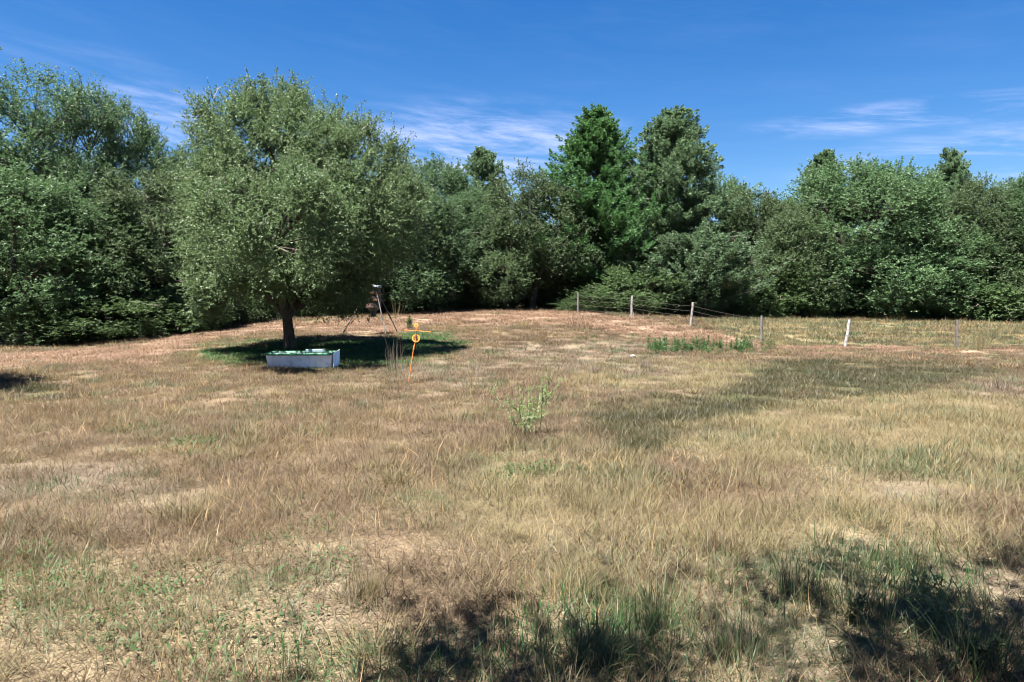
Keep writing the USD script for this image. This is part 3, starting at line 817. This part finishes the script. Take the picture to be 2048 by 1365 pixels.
def rosette(rng, n, radius, ll, lw):
    """Low broad leaved weeds."""
    a = rng.uniform(0, 6.28, n)
    r = radius * np.sqrt(rng.rand(n))
    p = np.stack([r * np.cos(a), r * np.sin(a), rng.uniform(.005, .05, n)], 1)
    az = rng.uniform(0, 6.28, n)
    el = rng.uniform(-.1, .9, n)
    d = np.stack([np.cos(az) * np.cos(el), np.sin(az) * np.cos(el), np.sin(el)], 1)
    s = np.stack([-np.sin(az), np.cos(az), rng.normal(size=n) * .3], 1)
    k = rng.uniform(.6, 1.3, n)[:, None]
    v = np.stack([p, p + d * ll * .5 * k + s * lw * .5 * k, p + d * ll * k, p + d * ll * .5 * k - s * lw * .5 * k], 1).reshape(-1, 3)
    f = np.array([[0, 1, 2], [0, 2, 3]])
    return v, (f[None] + (np.arange(n) * 4)[:, None, None]).reshape(-1, 3)


def scatter(name, label, cat, protos, pts, which, scales, seed):
    """protos: [(name, mesh, material)]"""
    rng = np.random.RandomState(seed)
    pi = UsdGeom.PointInstancer.Define(stage, '/World/' + name)
    tag(pi, label, cat, kind='stuff')
    rel = pi.CreatePrototypesRel()
    for pn, m, mt in protos:
        path = numbered(f'/World/{name}/{pn}')
        usdkit.mesh(stage, path, m, mt)
        rel.AddTarget(path)
    n = len(pts)
    a = rng.uniform(0, 2 * np.pi, n) / 2
    c, s = np.cos(a), np.sin(a)
    pi.CreatePositionsAttr(Vt.Vec3fArray.FromNumpy(pts.astype(np.float32)))
    pi.CreateOrientationsAttr(Vt.QuathArray([Gf.Quath(float(c[i]), 0, 0, float(s[i])) for i in range(n)]))
    pi.CreateScalesAttr(Vt.Vec3fArray.FromNumpy(scales.astype(np.float32)))
    pi.CreateProtoIndicesAttr(Vt.IntArray.FromNumpy(which.astype(np.int32)))


def spread_pts(rng, d0, d1, per_m2, margin=1.0):
    """Points over the part of the field that lies between two distances ahead."""
    w = lambda d: 0.80 * d + margin
    area = (d1 - d0) * (w(d0) + w(d1))
    n = int(area * per_m2)
    y = rng.uniform(d0, d1, n * 2)
    x = rng.uniform(-w(d1), w(d1), n * 2)
    ok = np.abs(x) < w(y)
    x, y = x[ok][:n], y[ok][:n]
    z = ground_z(x, y)
    return np.stack([x, y, z], 1)


KINDS = {  # name: (blade arguments, material)
    'straw': (dict(n=135, radius=.34, l0=.07, l1=.21, w=.0056, lean=1.5, flat=.55, curl=.7, droop=.5), 'straw_blade'),
    'red': (dict(n=135, radius=.33, l0=.06, l1=.20, w=.0050, lean=1.45, flat=.45, curl=.7, droop=.5), 'red_blade'),
    'pale': (dict(n=135, radius=.34, l0=.07, l1=.22, w=.0054, lean=1.5, flat=.45, curl=.7, droop=.6), 'pale_blade'),
    'litter': (dict(n=150, radius=.38, l0=.05, l1=.17, w=.005, lean=1.5, flat=1.2, curl=.3), 'grey_straw'),
    'green': (dict(n=90, radius=.26, l0=.08, l1=.22, w=.0050, lean=1.3, flat=.2, curl=.7, droop=.6), 'green_blade'),
    'olive': (dict(n=150, radius=.34, l0=.06, l1=.17, w=.005, lean=1.45, flat=.4, curl=.7, droop=.5), 'olive_blade'),
    'bronze': (dict(n=150, radius=.38, l0=.06, l1=.20, w=.006, lean=1.5, flat=.85, curl=.5), 'bronze_blade'),
    'lush': (dict(n=140, radius=.31, l0=.06, l1=.18, w=.006, lean=1.2, flat=.1, curl=.9, droop=.3), 'lush_blade'),
    'tussock': (dict(n=100, radius=.17, l0=.10, l1=.25, w=.0052, lean=1.15, flat=.1, curl=.5, droop=.9, clump=True), 'pale_blade'),
    'stalk': (dict(n=14, radius=.30, l0=.16, l1=.32, w=.0036, lean=1.1, flat=.1, curl=.9, droop=.3), 'stalk_blade'),
}
KN_ = list(KINDS)


def field():
    rng = np.random.RandomState(9)
    bands = [(2.0, 6.0, 34, 1.0, 4, 1.0), (6.0, 11.0, 28, 1.35, 4, .90), (11.0, 19.0, 18, 1.9, 3, .86), (19.0, 31.0, 10.5, 2.7, 3, .95), (31.0, 47.0, 5, 3.6, 2, 1.35)]
    protos, index = [], {}
    for bi, (d0, d1, dens, wk, nv, sc) in enumerate(bands):
        for kn in KN_:
            args, mt = KINDS[kn]
            for v in range(nv):
                a = dict(args)
                a['w'] = a['w'] * wk
                a['segs'] = 3 if bi < 3 else 2
                index[(bi, kn, v)] = len(protos)
                protos.append((kn + '_tuft', blades(rng, **a), M[mt]))
            index[(bi, kn)] = nv
        for v in range(2):
            index[(bi, 'weed', v)] = len(protos)
            protos.append(('weed_tuft', rosette(rng, 130, .28, .032 * (1 + .4 * bi), .014 * (1 + .4 * bi)), M['weed_leaf']))
        index[(bi, 'weed')] = 2
    P, W, S = [], [], []
    for bi, (d0, d1, dens, wk, nv, sc) in enumerate(bands):
        p = spread_pts(rng, d0, d1, dens)
        r = regions(p[:, 0], p[:, 1], p[:, 2])
        n = len(p)
        nz = fnoise(p[:, 0], p[:, 1], 1.6)
        nz2 = fnoise(p[:, 0] + 31, p[:, 1] + 7, .8)
        u = rng.rand(n)
        # which kind grows here
        red_w = np.clip(1.1 - (r['px'] - 500) / 700, .15, .85) * (.35 + .5 * nz2)
        kind = np.where(u < red_w * .75, 'red', 'straw').astype(object)
        kind[(rng.rand(n) < r['pale'] * .75)] = 'pale'
        gmask = rng.rand(n) < np.clip((nz - .56) * 1.1, 0.03, .25) * (1 + .8 * r['pale'])
        kind[rng.rand(n) < .06] = 'tussock'
        kind[gmask] = 'green'
        kind[rng.rand(n) < r['olive'] * .9] = 'olive'
        m = rng.rand(n) < r['near_green'] * .85
        kind[m] = np.where(rng.rand(m.sum()) < .75, 'green', 'lush')
        m = rng.rand(n) < r['meadow'] * .95
        kind[m] = np.where(rng.rand(m.sum()) < .4, 'pale', np.where(rng.rand(m.sum()) < .45, 'green', np.where(rng.rand(m.sum()) < .5, 'red', 'olive')))
        m = rng.rand(n) < r['weeds'] * .75
        kind[m] = np.where(rng.rand(m.sum()) < .27, 'weed', np.where(rng.rand(m.sum()) < .38, 'green', np.where(rng.rand(m.sum()) < .5, 'red', 'straw')))
        m = rng.rand(n) < r['bare']
        kind[m] = np.where(rng.rand(m.sum()) < .56, 'litter', np.where(rng.rand(m.sum()) < .7, 'straw', 'green'))
        kind[rng.rand(n) < r['straw'] * .93] = 'bronze'
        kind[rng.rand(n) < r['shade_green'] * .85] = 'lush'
        kind[(rng.rand(n) < .09) & (r['bare'] < .4) & (r['straw'] < .3) & (r['shade_green'] < .3) & (r['weeds'] < .4) & (r['olive'] < .4)] = 'stalk'
        drop = (rng.rand(n) < r['bare'] * .18) | (rng.rand(n) < r['wood'] * .9)
        hs = sc * rng.uniform(.75, 1.25, n) * (.7 + .7 * fnoise(p[:, 0], p[:, 1] + 90, 1.1))
        hs = np.where(r['weeds'] > .5, hs * .85, hs)
        hz = np.where(r['shade_green'] > .3, .8, 1.0) * np.where(r['meadow'] > .5, 1.25, 1.0) / (1 if bi < 3 else 1.15)
        keep = ~drop
        for i in np.nonzero(keep)[0]:
            k = kind[i]
            W.append(index[(bi, k, rng.randint(index[(bi, k)]))])
        P.append(p[keep])
        S.append(np.stack([hs, hs, hs * hz], 1)[keep])
    scatter('pasture_grass', 'dry tan and green pasture grass covering the field', 'grass', protos, np.vstack(P), np.array(W), np.vstack(S), 3)


field()


def single_tufts():
    """Grass clumps that stand out from the field, one thing each."""
    spots = [(1700, 1225, 1.15, 'green', 'tall green grass clump in the right foreground, sunlit beside the shade'),
             (1590, 1185, .95, 'green', 'upright green grass clump left of the sunlit tall one'),
             (1325, 1250, 1.05, 'green', 'shaded grass clump at the centre right near the bottom edge'),
             (1180, 1330, 1.1, 'green', 'dark shaded grass clump at the bottom edge right of centre'),
             (1480, 1330, 1.15, 'green', 'green grass clump in broken shade at the bottom edge'),
             (1960, 1345, 1.3, 'green', 'broad bladed arching grass clump in the bottom right corner'),
             (735, 1200, .8, 'pale', 'pale dry grass clump with dark base left of centre foreground'),
             (1440, 1110, .7, 'straw', 'curly dry grass clump above the right foreground shade')]
    rng = np.random.RandomState(4)
    for px, py, k, mt, label in spots:
        c = on_ground(px, py)
        o = empty('grass_clump', c)
        tag(o, label, 'grass clump')
        v = blades(rng, 130, .20 * k, .16 * k, .44 * k, .0046 * (1.5 if px == 1960 else 1), .75, .9, 5, clump=True, droop=.55)
        tag(put('blades', v, M[mt + '_blade'], o), kind='stuff')
        v = blades(rng, 90, .22 * k, .10 * k, .30 * k, .0044, 1.2, 1.2, 4, clump=True, droop=.3)
        tag(put('dry_blades', v, M['straw_blade'], o), kind='stuff')


single_tufts()


def forb(name, label, cat, base, h, stems, leafn, ll, lw, material, spread=.35, seed=0, stem_m='oak_bark', side=.12, up=.3):
    """An upright weed: stems and its leaves."""
    rng = np.random.RandomState(seed)
    o = empty(name, base)
    tag(o, label, cat)
    per = 12 if name != 'sapling' else 18
    A, B, bases, dirs = [], [], [], []
    for s in range(stems):
        az = rng.uniform(0, 6.28)
        tip = np.array([math.cos(az) * spread * h * rng.uniform(.2, 1), math.sin(az) * spread * h * rng.uniform(.2, 1), h * rng.uniform(.65, 1)])
        root = np.array([rng.normal() * .02 * stems ** .5, rng.normal() * .02 * stems ** .5, -.02])
        mid = root * .5 + tip * .5 + rng.normal(size=3) * .03 * h
        A += [root, mid]
        B += [mid, tip]
        for t in np.linspace(.25, 1, leafn):
            p = (root * (1 - t) ** 2 + 2 * t * (1 - t) * (mid * 2 - (root + tip) / 2) + tip * t * t)
            d = unit(rng.normal(size=3) + np.array([0, 0, .5]))
            q_ = p + d * side * rng.uniform(.4, 1) * (1.15 - t * .7)
            A.append(p)
            B.append(q_)
            bases.append(p)
            dirs.append(q_ - p)
    put('stem', tubes(A, B, .004 + .003 * h, .0025, 3), M[stem_m], o)
    bases, dirs = np.array(bases), np.array(dirs)
    ln = np.linalg.norm(dirs, axis=1)
    v = leaves_on(rng, bases, unit(dirs), ln * 1.1, per, ll, lw, up)
    tag(put('foliage', v, M[material], o), kind='stuff')


forb('sapling', 'feathery light green sapling standing in the middle of the dry field', 'sapling', on_ground(1052, 872), .72, 9, 13, .026, .009, 'sapling_leaf', .85, 3, stem_m='green_stem', side=.22)
forb('weed', 'dark leafy weed in the shade at the right edge of the foreground', 'weed', on_ground(1860, 1262), .29, 14, 10, .017, .006, 'weed_leaf', .6, 5, stem_m='green_stem', side=.07)
forb('weed', 'small green weed growing behind the orange target', 'weed', on_ground(819, 660), .6, 4, 7, .09, .035, 'weed_leaf', .2, 6, side=.2)
forb('weed', 'broad leaved weed at the foot of the sunlit green grass clump', 'weed', on_ground(1712, 1258), .15, 3, 5, .04, .016, 'green_blade', .3, 7, side=.04)
forb('weed', 'bright leafy weed under the arching grass in the bottom right corner', 'weed', on_ground(1965, 1335), .15, 4, 5, .045, .02, 'green_blade', .4, 8, side=.05)


def dead_stems(label, base, h, n, spread, seed, mt='grey_straw', w=.012):
    rng = np.random.RandomState(seed)
    o = empty('dead_weed', base)
    tag(o, label, 'dead weed')
    v = blades(rng, n, .22, h * .6, h, w, spread, .25, 3, clump=True)
    put('stems', v, M[mt], o)


dead_stems('bunch of tall bare grey weed stalks left of the orange target', on_ground(790, 742), .95, 42, .22, 2, w=.010)
dead_stems('tall dry grass stalks at the wood edge right of the barrel feeder', on_ground(793, 640), 1.5, 26, .5, 3, 'pale_blade', .011)
dead_stems('pale dead weed stalks by the fence right of the dark post', on_ground(1960, 702), 1.15, 12, .14, 4, 'pale_blade', .034)
dead_stems('heap of grey dead weeds at the right edge of the field', on_ground(2000, 782), .5, 90, .9, 5, 'grey_straw', .008)
dead_stems('grey dead weeds in the bare patch right of the orange target', on_ground(1190, 748), .35, 90, .9, 6, 'grey_straw', .009)
dead_stems('low grey brush in front of the left end of the green plant row', on_ground(1290, 738), .45, 120, 1.0, 7, 'grey_straw', .010)
dead_stems('small dark tuft of dead brush just right of the orange target foot', on_ground(950, 742), .32, 80, .9, 8, 'grey_straw', .010)


def green_row():
    rng = np.random.RandomState(8)
    P = []
    for i in range(120):
        px = rng.choice([rng.uniform(1302, 1442), rng.uniform(1450, 1550)], p=[.7, .3])
        px = px + rng.normal() * 12 * (rng.rand() < .3)
        py = 705 + rng.normal() * 4 - (px - 1300) * .018
        P.append(on_ground(px, py, 15, 40))
    P = np.array(P)
    protos = []
    for k in range(6):
        A, B, bb, dd = [], [], [], []
        for _ in range(rng.randint(2, 5)):
            o_ = np.array([rng.normal() * .05, rng.normal() * .05, 0])
            e_ = o_ + np.array([rng.normal() * .10, rng.normal() * .10, rng.uniform(.22, .44)])
            A.append(o_)
            B.append(e_)
            for t in np.linspace(.1, 1, 9):
                bb.append(o_ + (e_ - o_) * t)
                dd.append(unit(e_ - o_ + rng.normal(size=3) * .15))
        lv = leaves_on(rng, np.array(bb), np.array(dd), .03, 4, .10, .024, .2, 1.1)
        protos.append(('green_plant', join(tubes(A, B, .005, .003, 3), lv), M['lush_blade']))
    s = rng.uniform(.5, 1.2, len(P)) * np.where(vnoise(P[:, 0], P[:, 1], .7) > .4, 1, .55)
    scatter('green_plants', 'row of upright bright green plants in front of the mown strip', 'plants', protos, P, rng.randint(0, 6, len(P)), np.stack([s, s, s], 1), 6)


green_row()

# ---------------------------------------------------------------- the wire fence
def fence():
    o = empty('wire_fence', (0, 0, 0))
    tag(o, 'barbed wire fence on weathered wooden posts along the mown strip', 'fence')
    spec = [(1156, 586, 1156, 627, 40, 'dark_post', None), (1264, 592, 1263, 637, 37.5, 'grey_wood', None), (1386, 605, 1381, 653, 35, 'grey_wood', None),
            (1523, 632, 1522, 685, 31.5, 'dark_post', None), (1699, 640, 1690, 697, 30, 'pale_post', 'pale bleached post leaning to the right'),
            (1914, 640, 1913, 699, 28, 'dark_post', 'dark upright post nearest the right picture edge'), (2190, 650, 2190, 716, 25.5, 'grey_wood', None)]
    tops, feet = [], []
    rng = np.random.RandomState(3)
    for tx, ty, bx, by, d, mt, lab in spec:
        t, b = at(tx, ty, d), at(bx, by, d)
        b[2] = gz(b[0], b[1])
        ax = unit(t - b)
        b2 = b - ax * .25
        r = .060 if mt != 'grey_wood' else .066
        n = 7
        path = np.array([b2 + (t - b2) * k for k in np.linspace(0, 1, n)]) + np.vstack([np.zeros(3), rng.normal(size=(n - 2, 3)) * .006, np.zeros(3)])
        v, f = curve_tube(path, r * np.array([1.1, 1.06, 1, .99, .97, .96, .93]) * rng.uniform(.96, 1.04, n), 9)
        v = v + rng.normal(size=v.shape) * .004
        p = put('fence_post', (v, f), M[mt], o, smooth=40)
        if lab:
            tag(p, lab)
        tops.append(t)
        feet.append(b)
    for hgt in (.26, .52, .78, 1.03):
        pts = []
        for i in range(len(tops)):
            ax = unit(tops[i] - feet[i])
            p = feet[i] + ax * hgt + np.array([0.0, -.078, 0])
            if i:
                q0 = pts[-1]
                for t in np.linspace(0, 1, 7)[1:-1]:
                    pts.append(q0 * (1 - t) + p * t - np.array([0, 0, .05 * 4 * t * (1 - t)]))
            pts.append(p)
        pts = np.array(pts)
        wire = curve_tube(pts, .0052, 4)
        seg = np.linalg.norm(np.diff(pts, axis=0), axis=1)
        s = np.concatenate([[0], np.cumsum(seg)])
        u = np.arange(.1, s[-1], .13)
        c = np.stack([np.interp(u, s, pts[:, k]) for k in range(3)], 1)
        dd = unit(rng.normal(size=c.shape))
        barbs = tubes(c - dd * .014, c + dd * .014, .002, .002, 3)
        put('wire', join(wire, barbs), M['wire'], o)


fence()


# ---------------------------------------------------------------- the feed trough
def trough():
    c = on_ground(605, 735)
    o = empty('feed_trough', (c[0], c[1], c[2] - .02), rz=math.radians(1.5))
    tag(o, 'white plastic feed trough with green inside lying under the lone oak', 'trough')
    Lt, Lb, Wt, Wb, H, th = 1.62, 1.53, .62, .44, .37, .022

    def loft(l0, w0, z0, l1, w1, z1, yoff=0):
        pts = np.array([[sx * l / 2, sy * w / 2 + yoff, z] for l, w, z in ((l0, w0, z0), (l1, w1, z1)) for sx, sy in ((-1, -1), (1, -1), (1, 1), (-1, 1))])
        return pts

    def panel(a, b, c_, d, t):
        """A slab between four corners, t thick inwards."""
        a, b, c_, d = map(np.array, (a, b, c_, d))
        nrm = unit(np.cross(b - a, d - a))
        pts = np.vstack([[a, b, c_, d], np.array([a, b, c_, d]) + nrm * t])
        return vf(trimesh.convex.convex_hull(pts))

    def shell(l0, w0, l1, w1, z0, z1):
        P0 = [np.array([sx * l0 / 2, sy * w0 / 2, z0]) for sx, sy in ((-1, -1), (1, -1), (1, 1), (-1, 1))]
        P1 = [np.array([sx * l1 / 2, sy * w1 / 2, z1]) for sx, sy in ((-1, -1), (1, -1), (1, 1), (-1, 1))]
        return P0, P1

    P0, P1 = shell(Lb, Wb, Lt, Wt, 0, H)
    walls = ['front_panel', 'end_panel', 'back_panel', 'end_panel']
    for i, nme in enumerate(walls):
        j = (i + 1) % 4
        a, b, c2, d = P0[j], P0[i], P1[i], P1[j]
        put(nme, panel(a, b, c2, d, th), M['white_plastic'], o)
    put('floor_panel', boxm(0, 0, .03, Lb - .05, Wb - .05, .02), M['green_plastic'], o)
    Q0, Q1 = shell(Lb - .052, Wb - .052, Lt - .052, Wt - .052, .042, H - .004)
    for i in range(4):
        j = (i + 1) % 4
        put('green_liner', panel(Q0[j], Q0[i], Q1[i], Q1[j], .01), M['green_plastic'], o)
    # rolled green rim
    r = .026
    z = H + .016
    hx, hy = Lt / 2 + .004, Wt / 2 + .004
    put('green_rim', join(boxm(0, -hy - .004, z - .012, 2 * hx + .05, .056, .062, .012), boxm(0, hy, z, 2 * hx + .05, .056, .040, .010),
                          boxm(-hx, 0, z, .052, 2 * hy - .058, .030, .010), boxm(hx, 0, z, .052, 2 * hy - .058, .030, .010)), M['green_plastic'], o)
    put('cover_plate', boxm(.27, hy - .05, z + .035, .52, .012, .075, .004), M['blue_grey'], o)
    # white end board standing a little proud on the right
    put('end_board', panel((hx + .032, hy + .03, .02), (hx + .032, -hy + .02, .02), (hx + .05, -hy - .02, H + .03), (hx + .05, hy + .04, H + .075), .012), M['white_plastic'], o)


trough()


# ---------------------------------------------------------------- the barrel feeder on three legs
def feeder():
    d = 26.3
    c = at(747, 640, d)
    z0 = gz(c[0], c[1])
    o = empty('barrel_feeder', (c[0], c[1], z0))
    tag(o, 'rusty barrel game feeder on three pipe legs beside the lone oak', 'feeder')
    ztop = at(747, 571, d)[2] - z0
    rb, hb = .295, .80
    zb = ztop - .05 - hb
    prof = [(rb, zb)]
    for k in range(1, 40):
        z = zb + hb * k / 40
        bulge = .016 * (math.exp(-((z - zb - hb * .33) / .02) ** 2) + math.exp(-((z - zb - hb * .67) / .02) ** 2))
        prof.append((rb + bulge, z))
    prof += [(rb + .008, zb + hb)]
    prof = [(0.001, zb)] + prof + [(.001, zb + hb)]
    put('barrel', vf(trimesh.creation.revolve(np.array(prof), sections=28)), M['barrel_steel'], o, smooth=35)
    for k in (.33, .67):
        z = zb + hb * k
        put('hoop', vf(trimesh.creation.revolve(np.array([(rb + .006, z - .03), (rb + .024, z - .015), (rb + .024, z + .015), (rb + .006, z + .03)]), sections=28)), M['rust'], o, smooth=35)
    put('lid', vf(trimesh.creation.revolve(np.array([(.001, ztop + .01), (rb * .6, ztop + .005), (rb + .022, ztop - .012), (rb + .026, ztop - .085), (rb + .018, ztop - .087), (rb + .012, ztop - .05), (.001, ztop - .046)][::-1]), sections=28)), M['lid_steel'], o, smooth=35)
    put('lid_handle', boxm(0, 0, ztop + .025, .16, .03, .03, .008), M['lid_steel'], o)
    put('funnel', vf(trimesh.creation.revolve(np.array([(.001, zb - .14), (.12, zb - .14), (rb - .01, zb - .006), (rb - .02, zb - .003), (.001, zb - .003)]), sections=24)), M['dark_steel'], o, smooth=35)
    put('spinner_motor', vf(trimesh.creation.revolve(np.array([(.001, zb - .34), (.10, zb - .34), (.11, zb - .32), (.11, zb - .145), (.001, zb - .145)]), sections=20)), M['dark_steel'], o, smooth=35)
    put('spinner_plate', vf(trimesh.creation.cylinder(.15, .012, sections=20, transform=trimesh.transformations.translation_matrix((0, 0, zb - .36)))), M['dark_steel'], o)
    for foot_px, foot_py, fd, ang in ((683, 669, 26.0, 200), (773, 673, 25.6, -60), (797, 664, 27.2, 30)):
        f = at(foot_px, foot_py, fd)
        f[2] = gz(f[0], f[1]) - .05
        f = f - np.array([c[0], c[1], z0])
        u = unit(np.array([f[0], f[1], 0]))
        top = u * (rb + .03) + np.array([0, 0, zb + hb * .55])
        leg = put('leg', curve_tube([f, f * .5 + top * .5, top], .019, 8), M['grey_pipe' if ang == -60 else 'dark_steel'], o, smooth=40)
        a, b = f + (top - f) * .42, f + (top - f) * .62
        put('sleeve', curve_tube([a, b], .029, 8), M['dark_steel'], leg, smooth=40)
        put('bracket', join(boxm(*(u * (rb + .012) + np.array([0, 0, zb + hb * .50])), .05, .05, .18, .006)), M['dark_steel'], o)


feeder()


# ---------------------------------------------------------------- the orange spinning target
def target():
    d = 14.1
    foot, clampp, ringc, head = at(817, 768, d), at(827.5, 697, d), at(832, 677, d), at(832.5, 651, d)
    foot[2] = gz(foot[0], foot[1])
    o = empty('spinner_target', foot)
    tag(o, 'orange steel spinner target on a leaning stake in front of the lone oak shade', 'target')
    L = lambda p: p - foot
    pxm = d / FPX
    put('stake', curve_tube([L(foot) - np.array([.02, 0, .12]), L(clampp)], .0085, 7), M['orange_paint'], o, smooth=40)
    a, b = L(clampp) + unit(L(clampp)) * -.03, L(clampp) + unit(L(clampp)) * .06
    put('clamp', curve_tube([a, b], .016, 8), M['orange_paint'], o, smooth=40)
    bottom = L(ringc) - np.array([.015, 0, 7.4 * pxm])
    put('upright', curve_tube([L(clampp), bottom], .009, 7), M['orange_paint'], o, smooth=40)

    def disc(r, t, holes=()):
        s = Point(0, 0).buffer(r, 20)
        for x, y, hr in holes:
            s = s.difference(Point(x, y).buffer(hr, 8))
        m = trimesh.creation.extrude_polygon(s, t)
        m.apply_transform(trimesh.transformations.rotation_matrix(math.pi / 2, (1, 0, 0)))
        return m

    holes = [(-.036, .012, .010), (-.030, -.03, .012), (.030, .034, .010), (.036, -.018, .013), (.014, -.044, .010), (-.012, .044, .008), (.012, .010, .007)]
    m = disc(7.4 * pxm, .010, holes)
    m.apply_translation(L(ringc))
    plate = put('round_plate', vf(m), M['orange_paint'], o)
    ring = Point(0, 0).buffer(7.9 * pxm, 24).difference(Point(0, 0).buffer(6.2 * pxm, 24))
    m = trimesh.creation.extrude_polygon(ring, .018)
    m.apply_transform(trimesh.transformations.rotation_matrix(math.pi / 2, (1, 0, 0)))
    m.apply_translation(L(ringc) + np.array([0, .004, 0]))
    put('rim', vf(m), M['yellow_orange'], plate)
    rng = np.random.RandomState(2)
    for i, (x, y, r) in enumerate([(.016, -.030, .016), (.033, -.034, .014), (-.018, .02, .012), (.028, .012, .011), (-.038, -.008, .010)]):
        m = disc(r, .004)
        m.apply_translation(L(ringc) + np.array([x, -.0105, y]))
        put('bullet_chip', vf(m), M['rust'], plate)
    put('spindle', curve_tube([L(ringc) + np.array([.006, -.024, -.03]), L(at(832.5, 662, d)) + np.array([0, -.02, 0])], .007, 6), M['dark_steel'], o, smooth=40)
    put('crossbar', curve_tube([L(at(809, 660.5, d)), L(at(834, 662, d)), L(at(862, 664.5, d))], .0058, 7), M['orange_paint'], o, smooth=40)
    put('neck', curve_tube([L(at(832, 671, d)) , L(at(832.5, 655, d))], .009, 7), M['orange_paint'], o, smooth=40)
    m = disc(4.2 * pxm, .012)
    m.apply_translation(L(head))
    put('head_plate', vf(m), M['yellow_orange'], o)
    m = disc(.010, .006)
    m.apply_translation(L(head) + np.array([0, -.0125, 0]))
    put('bolt', vf(m), M['rust'], o)


target()


def rusty_stake():
    d = 19.5
    f, t = at(801, 716, d), at(800, 684, d)
    f[2] = gz(f[0], f[1])
    o = empty('rusty_stake', f)
    tag(o, 'short rusty stake with a crosspiece among the dead stalks left of the orange target', 'stake')
    L = lambda p: p - f
    put('rod', curve_tube([L(f) - np.array([0, 0, .1]), L(t)], .016, 6), M['rust'], o, smooth=40)
    put('crosspiece', curve_tube([L(at(794, 684, d)), L(at(805, 681, d))], .02, 6), M['rust'], o, smooth=40)


rusty_stake()


def rock(label, px, py, r, seed):
    c = on_ground(px, py)
    rng = np.random.RandomState(seed)
    m = trimesh.creation.icosphere(2, r)
    m.vertices *= (1 + .18 * rng.normal(size=(len(m.vertices), 1)) * .5) * np.array([1.2, 1, .6])
    o = empty('stone', c)
    tag(o, label, 'stone')
    put('stone', vf(m), M['stone'], o, smooth=50)


rock('small white stone in the bare patch left of the green plants', 1266, 713, .07, 1)
